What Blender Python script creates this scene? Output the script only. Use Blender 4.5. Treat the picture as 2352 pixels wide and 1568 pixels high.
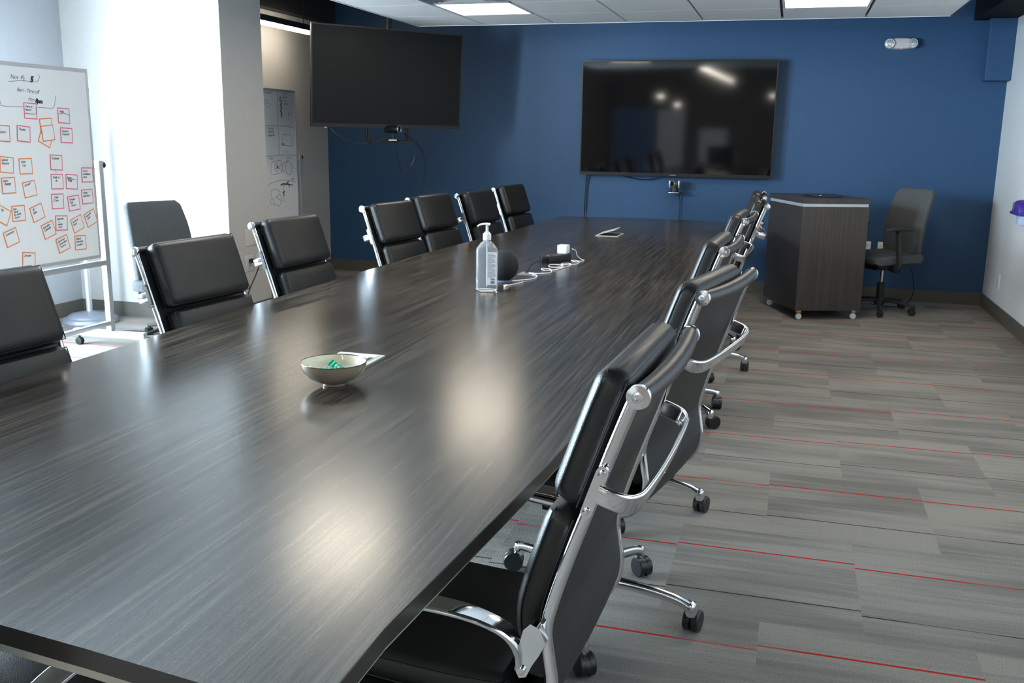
import bpy, bmesh, math, random
from mathutils import Vector, Matrix
random.seed(7)
PI = math.pi
for o in list(bpy.data.objects):
    bpy.data.objects.remove(o, do_unlink=True)
S = bpy.context.scene
C = S.collection

# ------------------------------------------------------------------ camera
cam_d = bpy.data.cameras.new('camera')
cam_d.sensor_width = 36.0
cam_d.lens = 2188.8 / 2352 * 36.0
cam_d.clip_start = 0.05
cam = bpy.data.objects.new('camera', cam_d)
C.objects.link(cam)
cR = Vector((0.96027843, 0.27873334, 0.01315536))
cU = Vector((-0.07097633, 0.19838676, 0.97755054))
cF = Vector((-0.26986608, 0.93965441, -0.21029))
M = Matrix((cR, cU, -cF)).transposed().to_4x4()
M.translation = Vector((0, 0, 1.43))
cam.matrix_world = M
S.camera = cam

# ------------------------------------------------------------------ world, exposure, daylight
S.view_settings.view_transform = 'Standard'
S.view_settings.look = 'None'
S.view_settings.gamma = 1.0
S.view_settings.exposure = 0.0
S.view_settings.use_curve_mapping = False
W = bpy.data.worlds.new('world')
S.world = W
W.use_nodes = True
W.node_tree.nodes['Background'].inputs[0].default_value = (0.55, 0.72, 1.0, 1)
W.node_tree.nodes['Background'].inputs[1].default_value = 1.5


def area(name, loc, rot, sx, sy, power, color, spread=PI):
    d = bpy.data.lights.new(name, 'AREA')
    d.shape = 'RECTANGLE'
    d.size, d.size_y, d.energy, d.color = sx, sy, power, color
    d.spread = spread
    o = bpy.data.objects.new(name, d)
    o.location, o.rotation_euler = loc, rot
    C.objects.link(o)
    return o


# daylight through the tall windows in the left wall
area('window_daylight', (-5.75, 2.75, 1.5), (0, -PI / 2, 0), 2.3, 4.1, 2100, (0.66, 0.85, 1.0))

# ------------------------------------------------------------------ materials


def mat(name, color, rough=0.5, metal=0.0, spec=0.5, coat=0.0):
    m = bpy.data.materials.new(name)
    m.use_nodes = True
    b = m.node_tree.nodes['Principled BSDF']
    b.inputs['Base Color'].default_value = (*color, 1)
    b.inputs['Roughness'].default_value = rough
    b.inputs['Metallic'].default_value = metal
    b.inputs['Specular IOR Level'].default_value = spec
    b.inputs['Coat Weight'].default_value = coat
    return m


def N(m, t, **kw):
    n = m.node_tree.nodes.new(t)
    for k, v in kw.items():
        setattr(n, k, v)
    return n


def L(m, a, b):
    m.node_tree.links.new(a, b)


def bsdf(m):
    return m.node_tree.nodes['Principled BSDF']


def add_noise(m, c1, c2, scale=(40, 40, 40), bump=0.0, detail=3, coord='Object', bscale=None):
    tc = N(m, 'ShaderNodeTexCoord')
    mp = N(m, 'ShaderNodeMapping')
    mp.inputs['Scale'].default_value = scale
    nz = N(m, 'ShaderNodeTexNoise')
    nz.inputs['Scale'].default_value = 1.0
    nz.inputs['Detail'].default_value = detail
    L(m, tc.outputs[coord], mp.inputs[0])
    L(m, mp.outputs[0], nz.inputs['Vector'])
    r = N(m, 'ShaderNodeValToRGB')
    r.color_ramp.elements[0].position = 0.3
    r.color_ramp.elements[1].position = 0.7
    r.color_ramp.elements[0].color = (*c1, 1)
    r.color_ramp.elements[1].color = (*c2, 1)
    L(m, nz.outputs['Fac'], r.inputs[0])
    L(m, r.outputs[0], bsdf(m).inputs['Base Color'])
    if bump:
        bp = N(m, 'ShaderNodeBump')
        bp.inputs['Strength'].default_value = bump
        bp.inputs['Distance'].default_value = 0.002
        if bscale:
            nz2 = N(m, 'ShaderNodeTexNoise')
            nz2.inputs['Scale'].default_value = bscale
            L(m, tc.outputs[coord], nz2.inputs['Vector'])
            L(m, nz2.outputs['Fac'], bp.inputs['Height'])
        else:
            L(m, nz.outputs['Fac'], bp.inputs['Height'])
        L(m, bp.outputs[0], bsdf(m).inputs['Normal'])
    return m


def emis(name, color, strength):
    m = bpy.data.materials.new(name)
    m.use_nodes = True
    b = bsdf(m)
    b.inputs['Base Color'].default_value = (*color, 1)
    b.inputs['Emission Color'].default_value = (*color, 1)
    b.inputs['Emission Strength'].default_value = strength
    return m


M_blue = add_noise(mat('blue_paint', (0.02, 0.073, 0.17), 0.55), (0.018, 0.069, 0.163), (0.021, 0.076, 0.175), (25, 25, 25), 0.12, bscale=160)
M_grey = add_noise(mat('warm_grey_paint', (0.5, 0.48, 0.45), 0.65), (0.51, 0.488, 0.46), (0.535, 0.512, 0.485), (20, 20, 20), 0.1, bscale=160)
M_left = add_noise(mat('cool_grey_paint', (0.4, 0.4, 0.4), 0.65), (0.36, 0.365, 0.38), (0.38, 0.385, 0.40), (20, 20, 20), 0.1, bscale=160)
M_white = add_noise(mat('white_paint', (0.7, 0.7, 0.69), 0.6), (0.66, 0.665, 0.66), (0.69, 0.695, 0.69), (20, 20, 20), 0.1, bscale=160)
M_black = mat('black_ceiling_paint', (0.008, 0.008, 0.009), 0.8, spec=0.2)
M_soffit = mat('dark_soffit_paint', (0.035, 0.034, 0.034), 0.8, spec=0.2)
M_base = add_noise(mat('taupe_rubber_base', (0.1, 0.09, 0.075), 0.5), (0.095, 0.085, 0.07), (0.105, 0.095, 0.08), (9, 9, 9))
M_tile = add_noise(mat('ceiling_tile', (0.7, 0.7, 0.7), 0.9, spec=0.1), (0.80, 0.805, 0.81), (0.84, 0.845, 0.85), (180, 180, 180), 0.3)
M_grid = mat('dark_reveal', (0.05, 0.04, 0.045), 0.7)
M_gridw = mat('ceiling_grid_white', (0.8, 0.8, 0.8), 0.5)
M_leather = add_noise(mat('black_leather', (0.012, 0.011, 0.011), 0.40, spec=0.42), (0.0105, 0.0095, 0.0088), (0.0165, 0.015, 0.0135), (8, 8, 8), 0.25, bscale=420)
M_mesh = add_noise(mat('black_sling_vinyl', (0.012, 0.011, 0.011), 0.5, spec=0.4), (0.011, 0.010, 0.010), (0.018, 0.017, 0.016), (60, 60, 60), 0.2, bscale=500)
M_stitch = mat('black_seam', (0.006, 0.006, 0.006), 0.5)
M_chrome = mat('polished_aluminium', (0.82, 0.82, 0.83), 0.11, metal=1.0)
M_chrome2 = mat('satin_screw_steel', (0.75, 0.75, 0.76), 0.3, metal=1.0)
M_plastic = mat('black_plastic', (0.012, 0.012, 0.013), 0.35)
M_plastic2 = mat('matte_black_plastic', (0.018, 0.018, 0.019), 0.6)
M_alu = mat('silver_painted_steel', (0.6, 0.62, 0.63), 0.35, metal=0.6)
M_strip = mat('aluminium_strip', (0.55, 0.56, 0.57), 0.4, metal=0.3)
M_wb = mat('whiteboard_surface', (0.80, 0.80, 0.80), 0.25)
M_paper = mat('white_paper', (0.74, 0.73, 0.73), 0.8)
M_pink = mat('pink_border', (0.72, 0.14, 0.19), 0.7)
M_orange = mat('orange_border', (0.80, 0.22, 0.05), 0.7)
M_ink = mat('black_marker', (0.02, 0.02, 0.024), 0.6)
M_inkgrey = mat('faded_marker', (0.11, 0.11, 0.12), 0.6)
M_inkred = mat('red_marker', (0.4, 0.04, 0.06), 0.6)
M_fabric = add_noise(mat('charcoal_fabric', (0.05, 0.05, 0.052), 0.95, spec=0.15), (0.075, 0.078, 0.08), (0.115, 0.12, 0.122), (260, 260, 90), 0.5)
M_wood_lectern = None
M_screen = mat('glossy_screen', (0.004, 0.0035, 0.004), 0.055, spec=0.5)
M_screen2 = mat('matte_screen', (0.009, 0.009, 0.009), 0.36, spec=0.2)
M_bezel = mat('black_bezel', (0.010, 0.010, 0.011), 0.3)
M_wplast = mat('white_plastic', (0.78, 0.77, 0.74), 0.35)
M_wplast2 = mat('bright_white_plastic', (0.85, 0.85, 0.84), 0.3)
M_ivory = mat('ivory_plate', (0.62, 0.59, 0.54), 0.4)
M_purple = mat('purple_plastic', (0.05, 0.025, 0.25), 0.35)
M_ceramic_in = mat('cream_ceramic', (0.84, 0.76, 0.58), 0.14, coat=0.4)
M_ceramic_out = mat('taupe_ceramic', (0.36, 0.28, 0.20), 0.12, coat=0.5)
M_rim = mat('brown_rim', (0.12, 0.08, 0.05), 0.2)
M_green = add_noise(mat('green_foil', (0.0, 0.42, 0.22), 0.22, metal=0.2), (0.0, 0.33, 0.17), (0.02, 0.5, 0.27), (90, 90, 90), 0.6)
M_sphere = add_noise(mat('charcoal_knit_fabric', (0.02, 0.02, 0.02), 0.75, spec=0.25), (0.012, 0.012, 0.012), (0.026, 0.025, 0.024), (420, 420, 420), 0.4)
M_brass = mat('brass', (0.75, 0.52, 0.18), 0.25, metal=1.0)
M_led_red = emis('red_indicator', (1.0, 0.06, 0.03), 3.0)
M_panel_light = emis('light_panel_diffuser', (1.0, 0.89, 0.73), 17.0)
M_strip_light = emis('led_tube', (1.0, 0.90, 0.74), 34.0)
M_rear_light = emis('reflected_led_tube', (1.0, 0.93, 0.82), 45.0)  # glow of the added rear lights that the wall television mirrors
M_lens = mat('lamp_lens', (0.75, 0.78, 0.8), 0.15, metal=0.5)
M_glasslens = mat('camera_lens_glass', (0.005, 0.005, 0.006), 0.05)
M_emerg = mat('emergency_housing', (0.62, 0.58, 0.58), 0.45)

# clear plastic + gel
M_clear = bpy.data.materials.new('clear_plastic_bottle')
M_clear.use_nodes = True
b = bsdf(M_clear)
b.inputs['Base Color'].default_value = (0.95, 0.97, 1.0, 1)
b.inputs['Roughness'].default_value = 0.03
b.inputs['Transmission Weight'].default_value = 0.86
b.inputs['IOR'].default_value = 1.33

# table laminate: dark grain running along y
M_table = mat('dark_wood_laminate', (0.04, 0.035, 0.03), 0.25, spec=0.55)


def grain(m, sx, sy, sz, stops, rbase=0.30, rvar=0.10):
    tc = N(m, 'ShaderNodeTexCoord')
    mp = N(m, 'ShaderNodeMapping')
    mp.inputs['Scale'].default_value = (sx, sy, sz)
    L(m, tc.outputs['Object'], mp.inputs[0])
    n1 = N(m, 'ShaderNodeTexNoise')
    n1.inputs['Scale'].default_value = 1.0
    n1.inputs['Detail'].default_value = 5
    n1.inputs['Roughness'].default_value = 0.7
    n1.inputs['Distortion'].default_value = 0.0
    L(m, mp.outputs[0], n1.inputs['Vector'])
    mpb = N(m, 'ShaderNodeMapping')
    mpb.inputs['Scale'].default_value = (sx * .33, sy * .4, sz * .4)
    L(m, tc.outputs['Object'], mpb.inputs[0])
    n2 = N(m, 'ShaderNodeTexNoise')
    n2.inputs['Scale'].default_value = 1.0
    n2.inputs['Detail'].default_value = 3
    L(m, mpb.outputs[0], n2.inputs['Vector'])
    av = N(m, 'ShaderNodeMix', data_type='FLOAT')
    av.inputs[0].default_value = 0.38
    L(m, n1.outputs['Fac'], av.inputs[2])
    L(m, n2.outputs['Fac'], av.inputs[3])
    r = N(m, 'ShaderNodeValToRGB')
    cr = r.color_ramp
    cr.elements[0].position, cr.elements[0].color = stops[0][0], (*stops[0][1], 1)
    cr.elements[1].position, cr.elements[1].color = stops[-1][0], (*stops[-1][1], 1)
    for p, c in stops[1:-1]:
        e = cr.elements.new(p)
        e.color = (*c, 1)
    L(m, av.outputs[0], r.inputs[0])
    L(m, r.outputs[0], bsdf(m).inputs['Base Color'])
    mr = N(m, 'ShaderNodeMapRange')
    mr.inputs['To Min'].default_value = rbase + rvar
    mr.inputs['To Max'].default_value = rbase - rvar * 0.5
    L(m, n1.outputs['Fac'], mr.inputs['Value'])
    L(m, mr.outputs[0], bsdf(m).inputs['Roughness'])
    bp = N(m, 'ShaderNodeBump')
    bp.inputs['Strength'].default_value = 0.02
    bp.inputs['Distance'].default_value = 0.00005
    L(m, n1.outputs['Fac'], bp.inputs['Height'])
    L(m, bp.outputs[0], bsdf(m).inputs['Normal'])


grain(M_table, 190, 3.2, 20, [(0.36, (0.008, 0.0065, 0.005)), (0.46, (0.026, 0.021, 0.016)), (0.54, (0.060, 0.047, 0.035)), (0.64, (0.108, 0.087, 0.066))], 0.215, 0.02)
M_edge = mat('dark_edge_band', (0.03, 0.026, 0.02), 0.3)
M_lec = mat('lectern_laminate', (0.04, 0.035, 0.03), 0.45)
grain(M_lec, 150, 150, 3.0, [(0.28, (0.020, 0.016, 0.014)), (0.5, (0.044, 0.036, 0.031)), (0.8, (0.085, 0.07, 0.06))], 0.42, 0.06)
M_under = mat('beige_underlayer', (0.34, 0.31, 0.25), 0.6)
M_pedestal = mat('dark_pedestal', (0.02, 0.018, 0.016), 0.5)

# carpet tiles
M_carpet = mat('striped_carpet_tile', (0.2, 0.19, 0.175), 0.95, spec=0.1)


def carpet():
    m = M_carpet
    nt = m.node_tree

    def math_(op, a, b=None, c=None):
        n = N(m, 'ShaderNodeMath', operation=op)
        for i, v in enumerate((a, b, c)):
            if v is None:
                continue
            if isinstance(v, (int, float)):
                n.inputs[i].default_value = v
            else:
                L(m, v, n.inputs[i])
        return n.outputs[0]
    tc = N(m, 'ShaderNodeTexCoord')
    sp = N(m, 'ShaderNodeSeparateXYZ')
    L(m, tc.outputs['Object'], sp.inputs[0])
    x, y = sp.outputs[0], sp.outputs[1]
    PX, PY = 0.604, 0.690
    row = math_('FLOOR', math_('DIVIDE', math_('SUBTRACT', y, 4.14), PY))
    half = math_('MULTIPLY', math_('MODULO', math_('ABSOLUTE', row), 2.0), 0.5)
    off = math_('SUBTRACT', 0.5, half)          # row 0 seams at .3, odd rows at 0
    xs = math_('SUBTRACT', math_('DIVIDE', x, PX), off)
    col = math_('FLOOR', xs)
    fx = math_('SUBTRACT', xs, col)
    fy = math_('SUBTRACT', math_('DIVIDE', math_('SUBTRACT', y, 4.14), PY), row)
    cmb = N(m, 'ShaderNodeCombineXYZ')
    L(m, col, cmb.inputs[0])
    L(m, row, cmb.inputs[1])
    wn = N(m, 'ShaderNodeTexWhiteNoise', noise_dimensions='2D')
    L(m, cmb.outputs[0], wn.inputs['Vector'])
    rnd = wn.outputs['Value']
    sc = N(m, 'ShaderNodeSeparateColor')
    L(m, wn.outputs['Color'], sc.inputs[0])
    r2, r3 = sc.outputs[0], sc.outputs[1]
    jit = math_('MULTIPLY', math_('SUBTRACT', rnd, 0.5), 0.16)
    # stripe strength varies along each tile
    wob = N(m, 'ShaderNodeTexNoise')
    wob.inputs['Scale'].default_value = 2.2
    L(m, tc.outputs['Object'], wob.inputs['Vector'])
    fade = math_('MAXIMUM', math_('MINIMUM', math_('ADD', math_('MULTIPLY', math_('SUBTRACT', wob.outputs['Fac'], 0.40), 5.0), 0.85), 1.0), 0.6)

    def line(pos, w):
        d = math_('ABSOLUTE', math_('SUBTRACT', fy, math_('ADD', jit, pos)))
        return math_('MULTIPLY', math_('LESS_THAN', d, w), fade)
    red = line(0.76, 0.0068)
    blk = line(0.255, 0.0042)
    # streaky grey yarn bands (per tile)
    mp = N(m, 'ShaderNodeMapping')
    mp.inputs['Scale'].default_value = (1.1, 26, 1)
    addv = N(m, 'ShaderNodeVectorMath', operation='MULTIPLY_ADD')
    addv.inputs[1].default_value = (7, 7, 0)
    L(m, wn.outputs['Color'], addv.inputs[0])
    L(m, tc.outputs['Object'], mp.inputs[0])
    L(m, mp.outputs[0], addv.inputs[2])
    ns = N(m, 'ShaderNodeTexNoise')
    ns.inputs['Scale'].default_value = 1.0
    ns.inputs['Detail'].default_value = 6
    ns.inputs['Roughness'].default_value = 0.65
    L(m, addv.outputs[0], ns.inputs['Vector'])
    mp2 = N(m, 'ShaderNodeMapping')
    mp2.inputs['Scale'].default_value = (0.9, 3.2, 1)
    addw = N(m, 'ShaderNodeVectorMath', operation='MULTIPLY_ADD')
    addw.inputs[1].default_value = (5, 5, 0)
    L(m, wn.outputs['Color'], addw.inputs[0])
    L(m, tc.outputs['Object'], mp2.inputs[0])
    L(m, mp2.outputs[0], addw.inputs[2])
    nb = N(m, 'ShaderNodeTexNoise')
    nb.inputs['Scale'].default_value = 1.0
    nb.inputs['Detail'].default_value = 2
    L(m, addw.outputs[0], nb.inputs['Vector'])
    mix = math_('ADD', math_('MULTIPLY', ns.outputs['Fac'], 0.45), math_('MULTIPLY', nb.outputs['Fac'], 0.55))
    ramp = N(m, 'ShaderNodeValToRGB')
    cr = ramp.color_ramp
    cr.elements[0].position = 0.40
    cr.elements[0].color = (0.180, 0.167, 0.151, 1)
    cr.elements[1].position = 0.56
    cr.elements[1].color = (0.290, 0.265, 0.236, 1)
    e = cr.elements.new(0.47)
    e.color = (0.225, 0.207, 0.186, 1)
    L(m, mix, ramp.inputs[0])
    # loop pile speckle
    sp_n = N(m, 'ShaderNodeTexNoise')
    sp_n.inputs['Scale'].default_value = 220
    sp_n.inputs['Detail'].default_value = 2
    L(m, tc.outputs['Object'], sp_n.inputs['Vector'])
    val = math_('ADD', math_('MULTIPLY', sp_n.outputs['Fac'], 1.0), 0.5)
    mulc = N(m, 'ShaderNodeMix', data_type='RGBA', blend_type='MULTIPLY')
    mulc.inputs[0].default_value = 1.0
    L(m, ramp.outputs[0], mulc.inputs[6])
    cc = N(m, 'ShaderNodeCombineColor')
    for i in range(3):
        L(m, val, cc.inputs[i])
    L(m, cc.outputs[0], mulc.inputs[7])
    m1 = N(m, 'ShaderNodeMix', data_type='RGBA')
    L(m, red, m1.inputs[0])
    L(m, mulc.outputs[2], m1.inputs[6])
    m1.inputs[7].default_value = (0.46, 0.018, 0.014, 1)
    m2 = N(m, 'ShaderNodeMix', data_type='RGBA')
    L(m, blk, m2.inputs[0])
    L(m, m1.outputs[2], m2.inputs[6])
    m2.inputs[7].default_value = (0.022, 0.020, 0.020, 1)
    L(m, m2.outputs[2], bsdf(m).inputs['Base Color'])
    bp = N(m, 'ShaderNodeBump')
    bp.inputs['Strength'].default_value = 0.6
    bp.inputs['Distance'].default_value = 0.004
    L(m, sp_n.outputs['Fac'], bp.inputs['Height'])
    L(m, bp.outputs[0], bsdf(m).inputs['Normal'])


carpet()

# ------------------------------------------------------------------ mesh helpers


def catmull(pts, n=6, closed=False):
    P = [Vector(p) for p in pts]
    out = []
    cnt = len(P)
    rng = cnt if closed else cnt - 1
    for i in range(rng):
        if closed:
            p0, p1, p2, p3 = P[(i - 1) % cnt], P[i], P[(i + 1) % cnt], P[(i + 2) % cnt]
        else:
            p1, p2 = P[i], P[i + 1]
            p0 = P[i - 1] if i > 0 else p1 * 2 - p2
            p3 = P[i + 2] if i + 2 < cnt else p2 * 2 - p1
        for k in range(n):
            t = k / n
            out.append(0.5 * ((2 * p1) + (-p0 + p2) * t + (2 * p0 - 5 * p1 + 4 * p2 - p3) * t * t + (-p0 + 3 * p1 - 3 * p2 + p3) * t ** 3))
    if not closed:
        out.append(P[-1].copy())
    return out


class MB:
    def __init__(s):
        s.bm = bmesh.new()
        s.mi = 0

    def faces(s, fs):
        for f in fs:
            f.material_index = s.mi

    def rings(s, R, cap0=True, cap1=True, closed=False, wrap=True):
        vs = [[s.bm.verts.new(p) for p in r] for r in R]
        n = len(R[0])
        fs = []
        m = len(vs)
        for i in range(m if closed else m - 1):
            a, b = vs[i], vs[(i + 1) % m]
            for j in range(n if wrap else n - 1):
                k = (j + 1) % n
                fs.append(s.bm.faces.new((a[j], a[k], b[k], b[j])))
        if not closed and wrap:
            if cap0:
                fs.append(s.bm.faces.new(list(reversed(vs[0]))))
            if cap1:
                fs.append(s.bm.faces.new(vs[-1]))
        s.faces(fs)
        return s

    def box(s, x0, x1, y0, y1, z0, z1, bev=0.0, mtx=None):
        if bev > 0:
            t = bmesh.new()
            bmesh.ops.create_cube(t, size=1)
            for v in t.verts:
                v.co = Vector(((x0 + x1) / 2 + v.co.x * (x1 - x0), (y0 + y1) / 2 + v.co.y * (y1 - y0), (z0 + z1) / 2 + v.co.z * (z1 - z0)))
            bmesh.ops.bevel(t, geom=list(t.edges), offset=bev, segments=2, profile=0.6, affect='EDGES')
            vm = {v: s.bm.verts.new(mtx @ v.co if mtx else v.co) for v in t.verts}
            s.faces([s.bm.faces.new([vm[v] for v in f.verts]) for f in t.faces])
            t.free()
            return s
        P = [Vector((x, y, z)) for z in (z0, z1) for y in (y0, y1) for x in (x0, x1)]
        if mtx:
            P = [mtx @ p for p in P]
        v = [s.bm.verts.new(p) for p in P]
        s.faces([s.bm.faces.new([v[i] for i in f]) for f in ((0, 2, 3, 1), (4, 5, 7, 6), (0, 1, 5, 4), (2, 6, 7, 3), (0, 4, 6, 2), (1, 3, 7, 5))])
        return s

    def sweep(s, pts, sec, up=(0, 0, 1), scale=None, closed=False, caps=True):
        """sec: list of (a,b): a along side, b along up-ish normal"""
        P = [Vector(p) for p in pts]
        up = Vector(up)
        R = []
        n = len(P)
        for i, p in enumerate(P):
            if closed:
                t = P[(i + 1) % n] - P[(i - 1) % n]
            else:
                t = P[min(i + 1, n - 1)] - P[max(i - 1, 0)]
            t.normalize()
            side = t.cross(up)
            if side.length < 1e-4:
                side = t.cross(Vector((1, 0, 0)) if abs(t.x) < 0.9 else Vector((0, 1, 0)))
            side.normalize()
            nn = side.cross(t).normalized()
            k = scale[i] if scale else 1.0
            ka, kb = (k if isinstance(k, tuple) else (k, k))
            R.append([p + side * (a * ka) + nn * (b_ * kb) for a, b_ in sec])
        return s.rings(R, caps, caps, closed)

    def tube(s, pts, r, seg=10, up=(0, 0, 1), closed=False, scale=None):
        sec = [(r * math.cos(2 * PI * i / seg), r * math.sin(2 * PI * i / seg)) for i in range(seg)]
        # parallel transport frame
        P = [Vector(p) for p in pts]
        n = len(P)
        T = []
        for i in range(n):
            t = (P[(i + 1) % n] - P[(i - 1) % n]) if closed else (P[min(i + 1, n - 1)] - P[max(i - 1, 0)])
            T.append(t.normalized())
        ref = Vector(up)
        if abs(T[0].dot(ref)) > 0.95:
            ref = Vector((1, 0, 0)) if abs(T[0].x) < 0.9 else Vector((0, 1, 0))
        a = T[0].cross(ref).normalized()
        R = []
        for i in range(n):
            a = (a - T[i] * a.dot(T[i])).normalized()
            c = T[i].cross(a)
            k = scale[i] if scale else 1
            R.append([P[i] + a * (u * k) + c * (v * k) for u, v in sec])
        return s.rings(R, True, True, closed)

    def lathe(s, prof, seg=32, mtx=None, cap=True):
        """prof: list (r,z)"""
        R = []
        for r, z in prof:
            ring = [Vector((r * math.cos(2 * PI * i / seg), r * math.sin(2 * PI * i / seg), z)) for i in range(seg)]
            R.append([mtx @ p for p in ring] if mtx else ring)
        return s.rings(R, cap, cap)

    def prism(s, poly, z0, z1, mtx=None):
        R = [[Vector((x, y, z)) for x, y in poly] for z in (z0, z1)]
        if mtx:
            R = [[mtx @ p for p in r] for r in R]
        return s.rings(R)

    def ball(s, c, r, mtx=None, seg=24, rg=14, sc=(1, 1, 1)):
        R = []
        for i in range(1, rg):
            a = PI * i / rg
            R.append([Vector((c[0] + r * sc[0] * math.sin(a) * math.cos(2 * PI * j / seg), c[1] + r * sc[1] * math.sin(a) * math.sin(2 * PI * j / seg), c[2] - r * sc[2] * math.cos(a))) for j in range(seg)])
        if mtx:
            R = [[mtx @ p for p in q] for q in R]
        return s.rings(R)

    def build(s, name, mats, parent=None, smooth=True, loc=None):
        me = bpy.data.meshes.new(name)
        bmesh.ops.remove_doubles(s.bm, verts=s.bm.verts, dist=1e-6)
        bmesh.ops.recalc_face_normals(s.bm, faces=s.bm.faces)
        s.bm.to_mesh(me)
        s.bm.free()
        if not isinstance(mats, (list, tuple)):
            mats = [mats]
        for m in mats:
            me.materials.append(m)
        if smooth:
            me.shade_smooth()
            me.set_sharp_from_angle(angle=math.radians(38))
        o = bpy.data.objects.new(name, me)
        C.objects.link(o)
        if parent:
            o.parent = parent
        if loc:
            o.location = loc
        return o


def rrect(w, h, r, n=4):
    """rounded rectangle section centred"""
    out = []
    for cx, cy, a0 in ((w / 2 - r, h / 2 - r, 0), (-w / 2 + r, h / 2 - r, PI / 2), (-w / 2 + r, -h / 2 + r, PI), (w / 2 - r, -h / 2 + r, 1.5 * PI)):
        for k in range(n + 1):
            a = a0 + (PI / 2) * k / n
            out.append((cx + r * math.cos(a), cy + r * math.sin(a)))
    return out


def thing(name, label, cat, loc=(0, 0, 0), rz=0.0, group=None):
    o = bpy.data.objects.new(name, None)
    o.empty_display_size = 0.1
    C.objects.link(o)
    o.location, o.rotation_euler = loc, (0, 0, rz)
    tag(o, label, cat, group)
    return o


def tag(o, label, cat, group=None):
    o['label'], o['category'] = label, cat
    if group:
        o['group'] = group
    return o


def struct(o):
    o['kind'] = 'structure'
    return o


def copy_tree(o, parent=None):
    kids = [c for c in bpy.data.objects if c.parent == o]
    c = o.copy()
    C.objects.link(c)
    if parent:
        c.parent = parent
    for k in kids:
        copy_tree(k, c)
    return c


# ------------------------------------------------------------------ room shell
XL, XR, YB, YR = -5.4, 1.715, 9.31, -12.0
XREC, YPIER0, YPIER1, XPIER = -4.72, 6.30, 6.87, -4.03
ZC = 3.2
struct(MB().box(XL - .2, XR + .2, YR - .2, YB + .2, -0.12, 0).build('floor', M_carpet, smooth=False))
struct(MB().box(XL - .2, XR + .2, YR - .2, YB + .2, ZC, ZC + .12).build('ceiling', M_black, smooth=False))
struct(MB().box(XREC, XR + .2, YB, YB + .15, 0, ZC).build('wall_back', M_blue, smooth=False))
struct(MB().box(XR, XR + .15, YR, YB, 0, ZC).build('wall_right', M_white, smooth=False))
struct(MB().box(XREC - .6, XREC, YPIER1, YB + .15, 0, ZC).build('wall_recess', M_grey, smooth=False))
struct(MB().box(XL, XPIER, YPIER0, YPIER1, 0, ZC).build('wall_pier', M_grey, smooth=False))
# left wall with a wide window opening
wl = MB()
wl.box(XL - .15, XL, 4.75, YPIER1, 0, ZC)
wl.box(XL - .15, XL, YR, 0.7, 0, ZC)
wl.box(XL - .15, XL, 0.7, 4.75, 0, 0.3)
wl.box(XL - .15, XL, 0.7, 4.75, 2.7, ZC)
struct(wl.build('wall_left', M_left, smooth=False))
wr = MB()
wr.box(XL - .15, XR + .15, YR - .15, YR, 0, ZC)
struct(wr.build('wall_rear', M_grey, smooth=False))
# window frames
wf = MB()
for y in (0.72, 2.05, 3.38, 4.70):
    wf.box(XL - .12, XL - .04, y - .03, y + .03, 0.3, 2.7)
for z in (0.33, 2.67):
    wf.box(XL - .12, XL - .04, 0.7, 4.75, z - .03, z + .03)
struct(wf.build('window_1', M_alu, smooth=False))
# soffits
struct(MB().box(XREC, XREC + .12, YPIER1, YB, 2.53, ZC).build('trim_1', M_soffit, smooth=False))
struct(MB().box(1.40, XR, 2.5, YB, 2.45, 2.9).build('trim_2', M_black, smooth=False))
struct(MB().box(1.51, XR, YB - .16, YB, 1.945, 2.45, 0.006).build('trim_3', M_blue, smooth=False))
# baseboards
BH, BT = 0.113, 0.012
struct(MB().box(XREC, XR, YB - BT, YB, 0, BH).build('baseboard_back', M_base, smooth=False))
struct(MB().box(XR - BT, XR, YR, YB - BT, 0, BH).build('baseboard_right', M_base, smooth=False))
struct(MB().box(XL, XL + BT, YR, YPIER0, 0, BH).build('baseboard_left', M_base, smooth=False))
struct(MB().box(XL + BT, XPIER, YPIER0 - BT, YPIER0, 0, BH).box(XPIER, XPIER + BT, YPIER0 - BT, YPIER1, 0, BH).build('baseboard_pier', M_base, smooth=False))
struct(MB().box(XREC, XREC + BT, YPIER1, YB - BT, 0, BH).build('baseboard_recess', M_base, smooth=False))

# suspended ceiling cloud of tiles
CX0, CW, CYE, CD, CZ = -3.22, 0.612, 8.12, 0.645, 2.357
NCOL, NROW = 7, 9
panel_cells = {(c, r) for c in (1, 5) for r in (1, 5)}
vent_cells = {(1, 2)}
cl = MB()
for c in range(NCOL):
    for r in range(NROW):
        if (c, r) in panel_cells or (c, r) in vent_cells:
            continue
        x0, y1 = CX0 + c * CW, CYE - r * CD
        cl.box(x0 + .010, x0 + CW - .010, y1 - CD + .002, y1 - .002, CZ, CZ + .02)
cl.mi = 1
x0, x1, y0, y1 = CX0, CX0 + NCOL * CW, CYE - NROW * CD, CYE
cl.box(x0, x1, y0, y1, CZ + .021, CZ + .035)
cl.box(x1 - .008, x1 + .004, y0, y1, CZ - .003, CZ + .09)
cl.mi = 2
cl.box(x0 - .004, x0 + .008, y0, y1, CZ - .003, CZ + .09)
cl.box(x0, x1, y1 - .001, y1 + .008, CZ - .003, CZ + .09)
struct(cl.build('ceiling_cloud', [M_tile, M_grid, M_gridw], smooth=False))

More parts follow.
